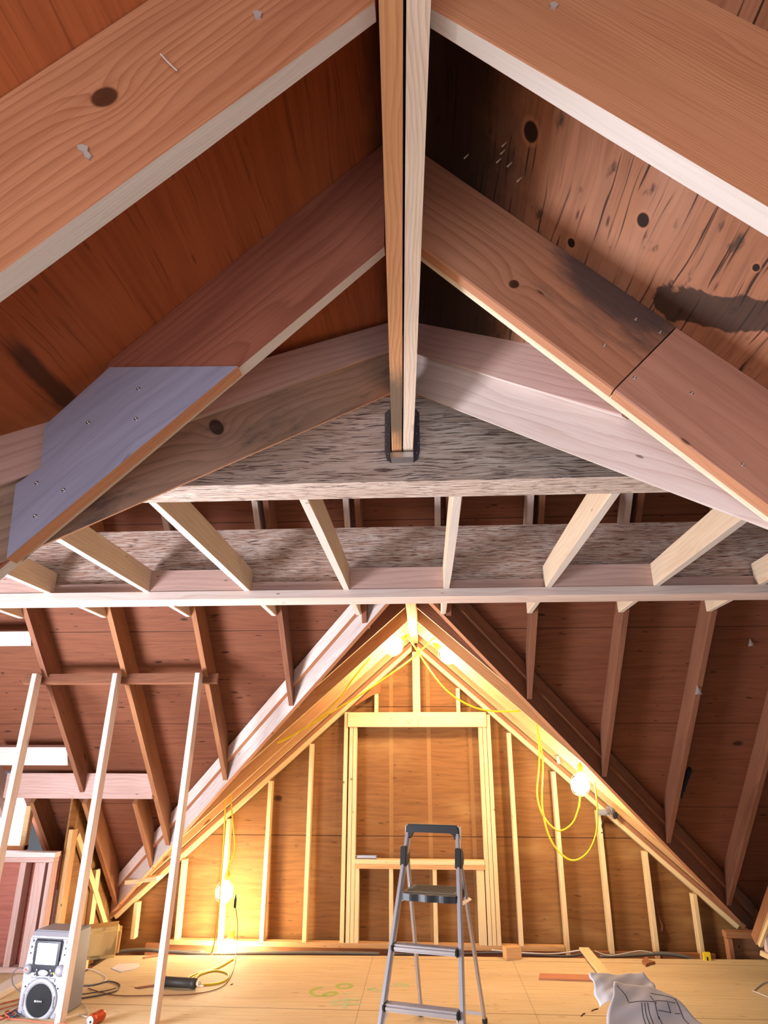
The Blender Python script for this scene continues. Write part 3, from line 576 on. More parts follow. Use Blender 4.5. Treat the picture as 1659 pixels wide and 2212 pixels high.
# ---------------------------------------------------------------- right corner
T(board('top_plate', (2.57, 6.87, 0.115), (3.3, 6.87, 0.115), 0.09, 0.05, M_OLD_T, base=0), 'cap of the low boxed curb in the right corner', 'plate', 'right corner curb')
stud(2.585, -0.16, 0.114, 'short stud of the boxed curb in the right corner', y=6.84, m=M_OLD_T, grp='right corner curb')
struct(panel('wall_right', [(2.57, 6.88, -0.16), (3.4, 6.88, -0.16), (3.4, 6.88, 0.113), (2.57, 6.88, 0.113)], (3, 6.88, 0), (1, 0, 0), (0, 1, 0), 0.015, M_OLD_T))
T(board('brace', (2.758, 6.7, 0.136), (2.81, 6.3, 0.599), 0.038, 0.09, [M_OLD_T, M_STUD], up=(0, 1, 0.5)), 'orange brace leaning in at the right picture edge', 'brace')
T(board('brace', (2.769, 6.66, 0.111), (2.823, 6.3, 0.516), 0.03, 0.05, M_STUD, up=(0, 1, 0.5)), 'pale brace leaning beside the orange one at right', 'brace')
T(board('board_offcut', (2.803, 6.6, 0.219), (2.809, 6.6, 0.053), 0.04, 0.06, M_PINK, up=(0, 1, 0.2)), 'upright pale offcut at the right picture edge', 'board')
T(board('board_offcut', (2.741, 6.6, 0.065), (2.841, 6.5, 0.026), 0.03, 0.04, M_STUD, up=(0, 0, 1)), 'slanting offcut lying at the foot of the right corner', 'board')
# ---------------------------------------------------------------- step ladder
ALU = plain('aluminium', (0.60, 0.57, 0.60), 0.38, 0.75, vary=0.1)
BLK = plain('black_plastic', (0.018, 0.018, 0.020), 0.42, 0.0, vary=0.1)
TREAD = plain('grey_tread', (0.20, 0.17, 0.13), 0.7)
lad = empty('step_ladder', (0.035, 4.75, 0.0), math.radians(-15))
T(lad, 'aluminium folding step ladder with black handle and platform', 'ladder')
def bar(p0, p1, w, d, bm):
    p0, p1 = V3(p0), V3(p1); ex, ey, ez = frame_of(p0, p1, (0, 1, 0)); L = (p1-p0).length
    M = Matrix(((ex.x, ey.x, ez.x), (ex.y, ey.y, ez.y), (ex.z, ey.z, ez.z)))
    bx(bm, (p0+p1)/2, (L, w, d), min(w, d)*0.22, M, 2)
for s in (-1, 1):
    b_ = bmesh.new(); bar((s*0.248, -0.40, 0.03), (s*0.166, 0.0, 1.12), 0.024, 0.045, b_)
    bar((s*0.234, -0.392, 0.03), (s*0.152, 0.008, 1.12), 0.006, 0.03, b_)
    rail = finish('front_rail', b_, ALU, lad)
    b_ = bmesh.new(); bx(b_, (s*0.25, -0.405, 0.016), (0.036, 0.056, 0.032), 0.006); finish('rubber_foot', b_, BLK, rail)
    b_ = bmesh.new(); bar((s*0.208, 0.40, 0.03), (s*0.172, -0.005, 0.99), 0.022, 0.030, b_)
    leg = finish('rear_leg', b_, ALU, lad)
    b_ = bmesh.new(); bx(b_, (s*0.209, 0.405, 0.016), (0.03, 0.04, 0.032), 0.006); finish('rubber_foot', b_, BLK, leg)
    # hinge bracket: rounded black cheek
    b_ = bmesh.new()
    pr = [(-0.090, 0.935), (-0.05, 0.93), (0.0, 0.95), (0.018, 0.98), (0.006, 1.01), (-0.03, 1.045), (-0.072, 1.045)]
    a = [b_.verts.new((s*0.197, y, z)) for y, z in pr]; c_ = [b_.verts.new((s*0.158, y, z)) for y, z in pr]
    b_.faces.new(a); b_.faces.new(c_[::-1])
    for i in range(7): b_.faces.new((a[i], a[(i+1) % 7], c_[(i+1) % 7], c_[i]))
    bmesh.ops.bevel(b_, geom=list(b_.edges), offset=0.004, segments=2, affect='EDGES', clamp_overlap=True)
    hb = finish('hinge_bracket', b_, BLK, lad)
    for (yy, zz) in ((-0.004, 0.985), (-0.02, 0.970)):
        b_ = bmesh.new(); lathe(b_, [(0.005, 0), (0.005, 0.002), (0.002, 0.003)], (s*0.1975, yy, zz), (s, 0, 0), 10); finish('rivet', b_, STEEL, hb)
# handle: flat black arch with dropped ends
b_ = bmesh.new()
out = [(-0.178, 1.085), (-0.182, 1.10), (-0.168, 1.165), (-0.160, 1.172), (0.160, 1.172), (0.168, 1.165), (0.182, 1.10), (0.178, 1.085), (0.148, 1.085), (0.140, 1.115), (0.120, 1.128), (-0.120, 1.128), (-0.140, 1.115), (-0.148, 1.085)]
a = [b_.verts.new((x, -0.022, z)) for x, z in out]; c_ = [b_.verts.new((x, 0.022, z)) for x, z in out]; n_ = len(out)
b_.faces.new(a); b_.faces.new(c_[::-1])
for i in range(n_): b_.faces.new((a[i], a[(i+1) % n_], c_[(i+1) % n_], c_[i]))
bmesh.ops.bevel(b_, geom=list(b_.edges), offset=0.004, segments=2, affect='EDGES', clamp_overlap=True)
hnd = finish('handle', b_, BLK, lad)
for s in (-1, 1):
    b_ = bmesh.new(); bx(b_, (s*0.179, 0.006, 1.125), (0.006, 0.042, 0.075), 0.002); finish('end_cap', b_, ALU, hnd)
# platform with wavy front lip
b_ = bmesh.new()
front = []
for i in range(25):
    u = -1+2*i/24
    front.append((u*0.172, -0.152-0.006*math.cos(u*math.pi*3.0)*(1-abs(u)**4)-0.016*(1-u*u)))
outl = front+[(0.182, -0.10), (0.176, 0.14), (0.155, 0.165), (-0.155, 0.165), (-0.176, 0.14), (-0.180, -0.12)]
a = [b_.verts.new((x, y, 0.795)) for x, y in outl]; c_ = [b_.verts.new((x, y, 0.757)) for x, y in outl]; n_ = len(outl)
b_.faces.new(a); b_.faces.new(c_[::-1])
for i in range(n_): b_.faces.new((a[i], a[(i+1) % n_], c_[(i+1) % n_], c_[i]))
plt = finish('platform', b_, BLK, lad)
b_ = bmesh.new(); bx(b_, (0, 0.01, 0.797), (0.325, 0.265, 0.006), 0.002)
for k in range(11): bx(b_, (0, -0.10+k*0.022, 0.801), (0.30, 0.006, 0.003))
finish('tread_mat', b_, TREAD, plt)
for s in (-1, 1):
    b_ = bmesh.new(); bar((s*0.188, -0.05, 0.74), (s*0.196, 0.155, 0.735), 0.006, 0.022, b_); finish('strut', b_, ALU, lad)
for z, y, hw in ((0.255, -0.318, 0.229), (0.525, -0.219, 0.209)):
    b_ = bmesh.new(); bx(b_, (0, y, z), (2*hw-0.03, 0.085, 0.034), 0.010, None, 3)
    for k in range(5): bx(b_, (0, y-0.028+k*0.014, z+0.0175), (2*hw-0.05, 0.004, 0.003))
    st = finish('step', b_, ALU, lad)
    for s in (-1, 1):
        b_ = bmesh.new(); bx(b_, (s*(hw-0.016), y-0.002, z), (0.022, 0.092, 0.042), 0.009, None, 3); finish('step_end', b_, BLK, st)
b_ = bmesh.new(); bar((-0.205, 0.39, 0.055), (0.205, 0.39, 0.055), 0.02, 0.012, b_); finish('rear_brace', b_, ALU, lad)
for s in (-1, 1):
    b_ = bmesh.new(); bar((s*0.20, -0.33, 0.232), (s*0.235, -0.37, 0.13), 0.008, 0.008, b_); finish('step_brace', b_, ALU, lad)

# ---------------------------------------------------------------- karaoke machine
SIL = plain('silver_plastic', (0.30, 0.30, 0.34), 0.38, 0.25, vary=0.08)
SIL_D = plain('silver_dark', (0.14, 0.14, 0.16), 0.4, 0.3)
DARK = plain('dark_panel', (0.012, 0.013, 0.022), 0.25)
CONE = plain('speaker_cloth', (0.010, 0.010, 0.012), 0.85)
kar = empty('karaoke_machine', (-2.535, 5.0, 0.0), math.radians(-7))
T(kar, 'silver karaoke machine with glowing screen and round speaker on the floor', 'karaoke machine')
b_ = bmesh.new()
prof = [(-0.005, 0.0), (0.25, 0.0), (0.25, 0.475), (0.05, 0.475), (0.015, 0.44), (0.0, 0.225)]
for sx in (-0.148, 0.148): pass
a = [b_.verts.new((-0.148, y, z)) for y, z in prof]; c_ = [b_.verts.new((0.148, y, z)) for y, z in prof]
b_.faces.new(a); b_.faces.new(c_[::-1])
for i in range(6): b_.faces.new((a[i], a[(i+1) % 6], c_[(i+1) % 6], c_[i]))
bmesh.ops.bevel(b_, geom=list(b_.edges), offset=0.008, segments=2, affect='EDGES', clamp_overlap=True)
finish('cabinet', b_, SIL, kar)
tilt = Matrix.Rotation(-0.07, 3, 'X')
b_ = bmesh.new(); bx(b_, (0, 0.006, 0.335), (0.205, 0.018, 0.20), 0.012, None, 3); bx(b_, (0, 0.002, 0.243), (0.15, 0.016, 0.045), 0.01, None, 3)
bez = finish('screen_bezel', b_, DARK, kar)
b_ = bmesh.new(); bx(b_, (0, -0.003, 0.352), (0.148, 0.008, 0.122), 0.012, None, 3); finish('screen', b_, glow('lit_screen', (0.72, 0.93, 1.0), 3.2), bez)
b_ = bmesh.new(); lathe(b_, [(0.001, 0), (0.028, 0), (0.030, 0.004), (0.026, 0.007), (0.001, 0.008)], (0, 0, 0), (0, -1, 0)); bmesh.ops.scale(b_, vec=(1.25, 1, 0.62), verts=b_.verts); finish('dial_pad', b_, SIL, bez, Matrix.Translation((0, -0.006, 0.247)))
for (x, z) in ((-0.05, 0.262), (-0.057, 0.245), (-0.052, 0.229), (0.05, 0.262), (0.06, 0.248), (0.048, 0.229)):
    b_ = bmesh.new(); lathe(b_, [(0.006, 0), (0.006, 0.004), (0.003, 0.006)], (x, -0.005, z), (0, -1, 0), 12); finish('button', b_, SIL, bez)
b_ = bmesh.new(); lathe(b_, [(0.005, 0), (0.005, 0.004)], (0.074, -0.005, 0.248), (0, -1, 0), 5); tag(finish('light', b_, glow('yellow_led', (1, 0.75, 0.02), 2.0), bez), 'small yellow light')
for s, r in ((-1, 0.030), (1, 0.034)):
    b_ = bmesh.new(); lathe(b_, [(r, 0), (r, 0.010), (r*0.93, 0.016), (r*0.75, 0.026), (r*0.2, 0.030)], (s*0.117, 0.004, 0.262), (0, -1, 0), 28); k_ = finish('knob', b_, SIL, kar, None, True)
    if s < 0:
        b_ = bmesh.new(); bx(b_, (-0.117, -0.027, 0.264), (0.018, 0.003, 0.014), 0.001); finish('red_mark', b_, plain('red_print', (0.75, 0.08, 0.06), 0.5), k_)
for s in (-1, 1):
    for k, z in enumerate((0.42, 0.385, 0.35)):
        b_ = bmesh.new(); lathe(b_, [(0.009 if k == 0 else 0.006, 0), (0.009 if k == 0 else 0.006, 0.005), (0.003, 0.008)], (s*0.125, 0.010, z), (0, -1, 0), 14); finish('button', b_, SIL if k == 0 else SIL_D, kar)
b_ = bmesh.new(); bx(b_, (0, -0.003, 0.208), (0.18, 0.006, 0.022), 0.003); bx(b_, (0, -0.001, 0.188), (0.294, 0.004, 0.003)); finish('tape_door', b_, SIL, kar)
b_ = bmesh.new(); lathe(b_, [(0.090, 0.0), (0.125, 0.0), (0.126, 0.006), (0.118, 0.012), (0.098, 0.014), (0.092, 0.008)], (0, 0.0, 0.095), (0, -1, 0), 40, False)
ring = finish('speaker_ring', b_, SIL, kar, None, True)
ring.scale = (1.0, 1.0, 1.0)
b_ = bmesh.new(); lathe(b_, [(0.001, 0.012), (0.02, 0.013), (0.03, 0.004), (0.085, 0.009), (0.092, 0.006), (0.092, 0.0)], (0, -0.001, 0.095), (0, -1, 0), 40); spk = finish('speaker_cone', b_, CONE, kar, None, True)
b_ = bmesh.new()
for (x, w, h) in ((-0.022, 0.016, 0.010), (-0.007, 0.006, 0.010), (0.003, 0.005, 0.008), (0.012, 0.006, 0.008), (0.022, 0.005, 0.008)): bx(b_, (x, -0.015, 0.092), (w*0.8, 0.002, h), 0.0006)
finish('badge', b_, plain('badge_white', (0.8, 0.8, 0.84), 0.3), spk)
for k in range(6):
    an = math.radians(90+60*k); b_ = bmesh.new(); lathe(b_, [(0.005, 0), (0.005, 0.003), (0.002, 0.004)], (0.108*math.cos(an), -0.012, 0.095+0.108*math.sin(an)), (0, -1, 0), 10); finish('screw', b_, STEEL, ring)
for s in (-1, 1):
    b_ = bmesh.new(); bx(b_, (s*0.108, -0.009, 0.092), (0.016, 0.014, 0.075), 0.005); finish('vent', b_, SIL_D, kar)
    b_ = bmesh.new(); lathe(b_, [(0.011, 0), (0.011, 0.008), (0.008, 0.010)], (s*0.122, 0.0, 0.02), (0, -1, 0), 14); finish('foot_button', b_, SIL, kar)
    for (dx, dz_) in ((0.095, 0.178), (0.118, 0.165)):
        b_ = bmesh.new(); lathe(b_, [(0.005, 0), (0.005, 0.002)], (s*dx, -0.002, dz_), (0, -1, 0), 10); finish('jack', b_, CONE, kar)

# ---------------------------------------------------------------- work lights and cords
YEL = plain('yellow_cord', (0.80, 0.62, 0.02), 0.4, vary=0.03)
BULBM = glow('bulb_glow', BULB_COL, BULB)
CAGE = plain('yellow_cage', (0.75, 0.55, 0.05), 0.45)
def worklight(loc, axis, label, r=0.074):  # globe modelled oversize; the extra radius stands in for glow around the bulb
    t = empty('work_light', loc); T(t, label, 'work light', 'string of caged work lights')
    ax = V3(axis).normalized()
    b_ = bmesh.new(); lathe(b_, [(0.008, 0.062), (0.017, 0.060), (0.022, 0.035)]+[(r*math.sin(a), -0.036+r*math.cos(a)) for a in (0.55, 0.9, 1.25, 1.6, 1.95, 2.3, 2.65, 3.0, 3.13)], (0, 0, 0), ax, 20); finish('bulb', b_, BULBM, t, None, True)
    b_ = bmesh.new(); lathe(b_, [(0.022, 0.055), (0.024, 0.07), (0.022, 0.12), (0.012, 0.135), (0.004, 0.15)], (0, 0, 0), ax, 16); finish('socket', b_, CAGE, t, None, True)
    u = ax.orthogonal().normalized(); w = ax.cross(u)
    b_ = bmesh.new()
    for k in range(5):
        d_ = u*math.cos(k*1.2566)+w*math.sin(k*1.2566)
        sweep(b_, smooth_path([d_*0.024+ax*0.06, d_*0.072+ax*0.02, d_*0.084-ax*0.036, d_*0.062-ax*0.10, d_*0.010-ax*0.126], 4), 0.0016, 5)
    finish('guard', b_, CAGE, t, None, True)
    return t
worklight((-0.248, 6.12, 2.551), (0.7, -0.3, 0.5), 'work light glaring under the left side of the dormer peak')
worklight((0.194, 6.12, 2.472), (-0.7, -0.3, 0.5), 'work light glaring under the right side of the dormer peak')
worklight((1.311, 6.2, 1.397), (0.1, 0, 1), 'round work light hanging on the right dormer slope')
worklight((-1.845, 6.75, 0.461), (0.1, 0, 1), 'work light hanging free in front of the left gable studs')
worklight((-1.814, 6.86, -0.016), (0.3, -0.1, 0.9), 'work light lying low at the foot of the gable wall')
def cord(pts, label, mat=None, r=0.0072, name='power_cord', cat='cord', grp=None):
    return T(tube(name, pts, r, mat or YEL), label, cat, grp)
YG = 'yellow work light cords'
cord([(-0.202, 6.15, 2.683), (-0.134, 6.15, 2.606), (-0.055, 6.15, 2.487), (0.056, 6.15, 2.312), (0.197, 6.15, 2.14), (0.378, 6.15, 2.02), (0.579, 6.15, 1.964), (0.842, 6.15, 1.964)], 'yellow cord swooping from the peak to the right slope', grp=YG)
cord([(0.126, 6.15, 2.612), (0.071, 6.15, 2.591), (-0.089, 6.15, 2.445), (-0.28, 6.15, 2.305), (-0.573, 6.15, 2.111), (-0.903, 6.15, 1.919), (-1.227, 6.15, 1.731), (-1.308, 6.15, 1.7)], 'yellow cord swooping from the peak down to the left slope', grp=YG)
cord([(-1.295, 6.05, 1.698), (-1.088, 6.05, 1.798), (-0.889, 6.05, 1.933), (-0.737, 6.05, 2.091), (-0.649, 6.05, 2.222), (-0.484, 6.05, 2.425)], 'yellow cord running up along the left dormer slope', grp=YG)
cord([(-1.871, 6.6, 1.269), (-1.854, 6.6, 0.925), (-1.851, 6.6, 0.551), (-1.851, 6.6, 0.228), (-1.873, 6.6, 0.019), (-1.92, 6.6, -0.091)]+[(-1.782, 5.972, 0.006), (-1.773, 5.812, 0.006)], 'yellow cord dropping past the left bulb to the floor', grp=YG)
cord([(-1.856, 6.7, 1.28), (-1.806, 6.7, 0.994), (-1.772, 6.7, 0.793), (-1.806, 6.7, 0.679), (-1.829, 6.7, 0.592)], 'yellow cord feeding the free-hanging left bulb', grp=YG)
cord([(-1.627, 6.36, 0.006), (-1.689, 6.098, 0.006), (-1.8, 5.947, 0.006), (-1.836, 5.83, 0.006), (-1.813, 5.743, 0.006)]+[(-1.785, 5.902, 0.006), (-1.693, 6.037, 0.006), (-1.575, 5.986, 0.006), (-1.532, 5.85, 0.006), (-1.574, 5.738, 0.006), (-1.703, 5.686, 0.006)], 'yellow cord looped on the floor by the dark canister', grp=YG)
cord([(0.983, 6.2, 1.865), (0.98, 6.2, 1.567), (0.939, 6.2, 1.289), (0.98, 6.2, 1.117), (1.089, 6.2, 1.008), (1.209, 6.2, 1.058), (1.278, 6.2, 1.183), (1.302, 6.2, 1.302)], 'inner yellow cord loop hanging under the right bulb', grp=YG)
cord([(0.967, 6.15, 1.863), (1, 6.15, 1.567), (0.967, 6.15, 1.202), (1.018, 6.15, 0.939), (1.155, 6.15, 0.797), (1.294, 6.15, 0.839), (1.392, 6.15, 0.994), (1.423, 6.15, 1.205), (1.419, 6.15, 1.384)], 'larger outer yellow cord loop under the right bulb', grp=YG)
BRN = plain('brown_cord', (0.16, 0.05, 0.02), 0.5)
ORG = plain('orange_cord', (0.45, 0.10, 0.05), 0.5)
GRYC = plain('grey_cord', (0.10, 0.09, 0.10), 0.5)
WHC = plain('white_cord', (0.65, 0.58, 0.52), 0.5)
cord([(-1.711, 6.6, 0.372), (-1.675, 6.6, 0.231), (-1.667, 6.6, 0.091)]+[(-1.591, 6.287, 0.005), (-1.53, 5.957, 0.005), (-1.523, 5.66, 0.005), (-1.669, 5.499, 0.005), (-1.919, 5.453, 0.005), (-2.211, 5.434, 0.005), (-2.476, 5.566, 0.005)], 'thin brown cord hanging from the left bulb and crossing the floor', BRN, 0.003)
clip = empty('test_clip', (-1.707, 6.6, 0.379)); T(clip, 'small dark plug end clipped beside the free-hanging left bulb', 'plug')
b_ = bmesh.new(); lathe(b_, [(0.006, -0.05), (0.011, -0.04), (0.012, 0.02), (0.007, 0.04), (0.003, 0.06)], (0, 0, 0), (0, 0, 1), 12); finish('plug_body', b_, BLK, clip, None, True)
cord([(-2.6, 5.606, 0.006), (-2.476, 5.635, 0.006), (-2.395, 5.726, 0.006), (-2.284, 5.658, 0.006), (-2.246, 5.527, 0.006), (-2.323, 5.423, 0.006), (-2.447, 5.338, 0.006)], 'dark grey cord looped right of the karaoke machine', GRYC, 0.005)
cord([(-2.491, 5.39, 0.012), (-2.413, 5.434, 0.012), (-2.31, 5.501, 0.012), (-2.27, 5.564, 0.012)], 'second dark cord running beside the grey loop', GRYC, 0.004)
cord([(-2.764, 6.014, 0.006), (-2.656, 6.009, 0.006), (-2.48, 5.855, 0.006), (-2.43, 5.702, 0.006), (-2.509, 5.633, 0.006), (-2.59, 5.585, 0.006)], 'pale wire loop on the plywood behind the middle post', WHC, 0.003)
cord([(-2.429, 5.302, 0.006), (-2.34, 5.235, 0.006), (-2.25, 5.11, 0.006), (-2.215, 5.021, 0.006), (-2.299, 5.065, 0.006)], 'short white wire hooked on the floor near the can', WHC, 0.003)
cord([(-2.694, 5.1, 0.234), (-2.767, 5.1, 0.241), (-2.801, 5.1, 0.206), (-2.788, 5.1, 0.153), (-2.742, 5.1, 0.115), (-2.714, 5.1, 0.103)], 'dark lead arching out of the left side of the karaoke machine', GRYC, 0.0035)
for k, pts in enumerate(([(-2.928, 5.178, 0.006), (-2.877, 5.254, 0.006), (-2.83, 5.313, 0.006)], [(-2.845, 5.044, 0.014), (-2.815, 5.123, 0.014), (-2.773, 5.197, 0.014), (-2.789, 5.269, 0.014)], [(-2.781, 4.945, 0.008), (-2.745, 5.062, 0.008), (-2.745, 5.131, 0.008), (-2.713, 5.116, 0.008)], [(-2.826, 5.007, 0.008), (-2.722, 4.949, 0.008), (-2.624, 4.939, 0.008), (-2.452, 4.903, 0.008), (-2.291, 4.882, 0.008), (-2.153, 4.816, 0.008)], [(-2.725, 4.853, 0.018), (-2.7, 4.949, 0.018), (-2.693, 4.999, 0.018), (-2.751, 5.054, 0.018), (-2.762, 5.011, 0.018), (-2.685, 4.934, 0.018)])):
    cord(pts, '%s orange cord in the tangle left of the karaoke machine' % ('topmost', 'second', 'third', 'long front', 'curled')[k], ORG, 0.0045, grp='orange cord tangle')
cord([(-2.71, 4.975, 0.02), (-2.722, 5.058, 0.02), (-2.666, 4.994, 0.02), (-2.662, 4.937, 0.02), (-2.725, 4.99, 0.02)], 'dark blue cord coil within the orange tangle', plain('navy_cord', (0.02, 0.03, 0.08), 0.5), 0.004)
# cables along the wall
PIPE = plain('grey_cable', (0.16, 0.145, 0.12), 0.6)
cord([(-3.123, 6.8, -0.266), (-3.011, 6.8, -0.17), (-2.875, 6.8, -0.086), (-2.604, 6.8, -0.046), (-2.264, 6.8, -0.059), (-1.968, 6.8, -0.071), (-1.51, 6.8, -0.057), (-0.931, 6.8, -0.044), (-0.439, 6.8, -0.043)], 'thick grey cable along the left foot of the gable wall', PIPE, 0.016, 'cable', 'cable')
cord([(-3.172, 6.85, -0.252), (-3.018, 6.85, -0.143), (-2.834, 6.85, -0.083), (-2.494, 6.85, -0.063), (-2.027, 6.85, -0.063)], 'thinner grey cable beside the thick one at left', PIPE, 0.009, 'cable', 'cable')
cord([(-0.322, 6.9, -0.065), (0.131, 6.9, -0.061), (0.54, 6.9, -0.041), (0.904, 6.9, -0.049), (1.185, 6.9, -0.058), (1.355, 6.9, -0.035)], 'dark cable along the foot of the gable wall behind the ladder', GRYC, 0.009, 'cable', 'cable')
cord([(0.545, 6.85, -0.008), (0.818, 6.85, -0.025), (1.098, 6.85, -0.027), (1.324, 6.85, 0.004)], 'pale wire from the wood block to the leaning plank', WHC, 0.006, 'cable', 'cable')
cord([(1.439, 6.85, -0.001), (1.574, 6.85, -0.033), (1.816, 6.85, 0.005), (1.932, 6.85, -0.01)], 'thin pale wire zigzag right of the leaning plank', WHC, 0.004, 'cable', 'cable')
cord([(1.489, 6.9, -0.053), (1.745, 6.9, -0.042), (2.025, 6.9, -0.024), (2.2, 6.9, -0.042), (2.294, 6.9, -0.075)], 'fat grey cable at the right foot of the gable wall', PIPE, 0.016, 'cable', 'cable')
cord([(2.576, 6.08, 0.006), (2.474, 6.008, 0.006), (2.344, 5.852, 0.006), (2.323, 5.82, 0.006), (2.34, 5.771, 0.006), (2.375, 5.658, 0.006)], 'tan wire loop at the right picture edge on the floor', WHC, 0.004)

# ---------------------------------------------------------------- things on the floor
bm = bmesh.new()
for i in range(13):
    pass
bm.free()
OLDW = plywood('rotten_timber', srgb(196, 158, 96), srgb(120, 84, 44), srgb(214, 184, 124), flecks=0.8, seam=0, cracks=0.5)
b_ = bmesh.new(); bx(b_, (0, 0, 0.11), (0.62, 0.26, 0.22), 0.035, None, 3)
for v in b_.verts:
    h_ = math.sin(v.co.x*19+v.co.y*31)*0.009+math.sin(v.co.x*7.3+v.co.z*27)*0.010
    v.co += V3((h_*0.5, h_, h_*0.6 if v.co.z > 0.1 else 0))
lg = finish('timber_baulk', b_, OLDW, None, Matrix.Translation((-2.93, 6.33, 0.0)) @ Matrix.Rotation(math.radians(22), 4, 'Z'))
T(lg, 'rough yellowed timber baulk behind the karaoke machine', 'timber')
can = empty('drink_can', (-2.109, 4.923, 0.033)); can.rotation_euler = (0, 0, math.radians(-14)); T(can, 'crushed orange drink can lying open end forward on the floor', 'can')
b_ = bmesh.new(); lathe(b_, [(0.022, -0.058), (0.029, -0.052), (0.032, -0.045), (0.033, -0.02), (0.029, 0.0), (0.033, 0.02), (0.0325, 0.045), (0.026, 0.058)], (0, 0, 0), (0, 1, 0), 24)
finish('can_body', b_, plain('orange_can', (0.62, 0.10, 0.03), 0.3, 0.5, vary=0.4, vs=40), can, None, True)
b_ = bmesh.new(); lathe(b_, [(0.0235, 0.0), (0.0245, 0.003), (0.021, 0.003), (0.020, 0.001)], (0, -0.0575, 0), (0, -1, 0), 24); lid = finish('can_lid', b_, STEEL, can)
b_ = bmesh.new(); lathe(b_, [(0.007, 0), (0.007, 0.001)], (0.003, -0.0605, -0.006), (0, -1, 0), 14); finish('opening', b_, CONE, lid)
cn = empty('canister', (-1.832, 5.63, 0.036)); cn.rotation_euler = (0, 0, math.radians(-7)); T(cn, 'dark grey cylinder with pale nozzle end lying on the floor', 'canister')
b_ = bmesh.new(); lathe(b_, [(0.030, -0.135), (0.035, -0.128), (0.035, -0.10), (0.033, -0.098), (0.033, 0.10), (0.035, 0.102), (0.035, 0.128), (0.030, 0.135)], (0, 0, 0), (1, 0, 0), 24); finish('tube_body', b_, plain('grime_black', (0.05, 0.042, 0.036), 0.5, vary=0.4), cn, None, True)
b_ = bmesh.new(); bx(b_, (0.152, 0, 0.004), (0.030, 0.035, 0.030), 0.006); bx(b_, (0.172, 0, -0.012), (0.05, 0.012, 0.012), 0.003); finish('nozzle', b_, plain('pale_plastic', (0.62, 0.52, 0.36), 0.5), cn)
def loose(name, pts, z, th, mat, label, cat):
    return T(poly_prism(name, pts, (0, 0, th), mat), label, cat)
T(board('plank', (1.338, 6.8, 0.016), (1.336, 6.065, 0.012), 0.085, 0.02, M_STUD, base=0.0), 'tan plank leaning from the wall gap onto the floor', 'plank')
loose('wood_strip', [(0.848, 6.12, 0.001), (1.282, 6.103, 0.001), (1.252, 5.977, 0.001), (0.821, 5.993, 0.001)], 0, 0.012, M_EDGE_O, 'flat orange strip of wood lying left of the drawings', 'strip')
b_ = bmesh.new(); bx(b_, (0, 0, 0.045), (0.135, 0.085, 0.09), 0.003); blk = finish('wood_block', b_, M_STUD_D, None, Matrix.Translation((0.69, 6.55, 0.0)) @ Matrix.Rotation(0.3, 4, 'Z')); T(blk, 'small offcut block at the floor edge right of the ladder', 'block')
loose('wood_chip', [(-2.523, 6.062, 0.001), (-2.515, 6.163, 0.001), (-2.361, 6.199, 0.001), (-2.313, 6.101, 0.001), (-2.345, 6.025, 0.001), (-2.408, 5.973, 0.001)], 0, 0.006, M_EDGE, 'pale flat splinter of wood on the left floor', 'chip')
loose('wood_chip', [(-2.398, 6.383, 0.001), (-2.274, 6.475, 0.001), (-2.256, 6.448, 0.001), (-2.374, 6.344, 0.001)], 0, 0.008, M_EDGE_O, 'thin splinter on the floor behind the right post', 'chip')
loose('wood_chip', [(-2.152, 5.612, 0.001), (-1.999, 5.707, 0.001), (-2, 5.664, 0.001), (-2.11, 5.594, 0.001)], 0, 0.004, M_OLD, 'dark thin shim left of the dark canister', 'chip')
lf = poly_prism('leaf_scrap', [(1.731, 6.475, 0.001), (1.783, 6.584, 0.001), (1.818, 6.613, 0.001), (1.8, 6.518, 0.001), (1.837, 6.469, 0.001), (1.783, 6.439, 0.001), (1.737, 6.386, 0.001)], (0, 0, 0.02), M_OLD_T); T(lf, 'brown crumpled scrap near the floor edge at right', 'scrap')
b_ = bmesh.new(); bx(b_, (0, 0, 0), (0.062, 0.02, 0.075), 0.004); yt = finish('tag', b_, plain('yellow_tag', (0.85, 0.62, 0.02), 0.5), None, Matrix.Translation(V3((2.307, 6.62, 0.021)))); T(yt, 'small yellow tag at the far right edge of the floor', 'tag')
b_ = bmesh.new(); bx(b_, (0.0, -0.011, -0.01), (0.012, 0.002, 0.03), 0.0005); finish('dark_mark', b_, CONE, yt)
for k, pts in enumerate(([(1.066, 5.347, 0.003), (1.087, 5.375, 0.003), (1.119, 5.394, 0.003)], [(0.975, 5.249, 0.003), (0.999, 5.292, 0.003), (1.013, 5.301, 0.003)], [(-1.472, 5.724, 0.003), (-1.461, 5.746, 0.003)])):
    T(tube('nail', pts, 0.003, BRN), ('bent nail on the floor left of the drawings', 'second bent nail nearer the ladder', 'nail on the floor right of the yellow cord loop')[k], 'nail', 'loose nails on the floor')
# left front: loose lumber lying at the frame edge
T(board('plank', (-3.04, 5.255, 0), (-3.048, 5.727, 0), 0.12, 0.038, [M_EDGE, M_EDGE_O], base=0), 'white-lit plank on the floor left of the karaoke machine', 'plank')

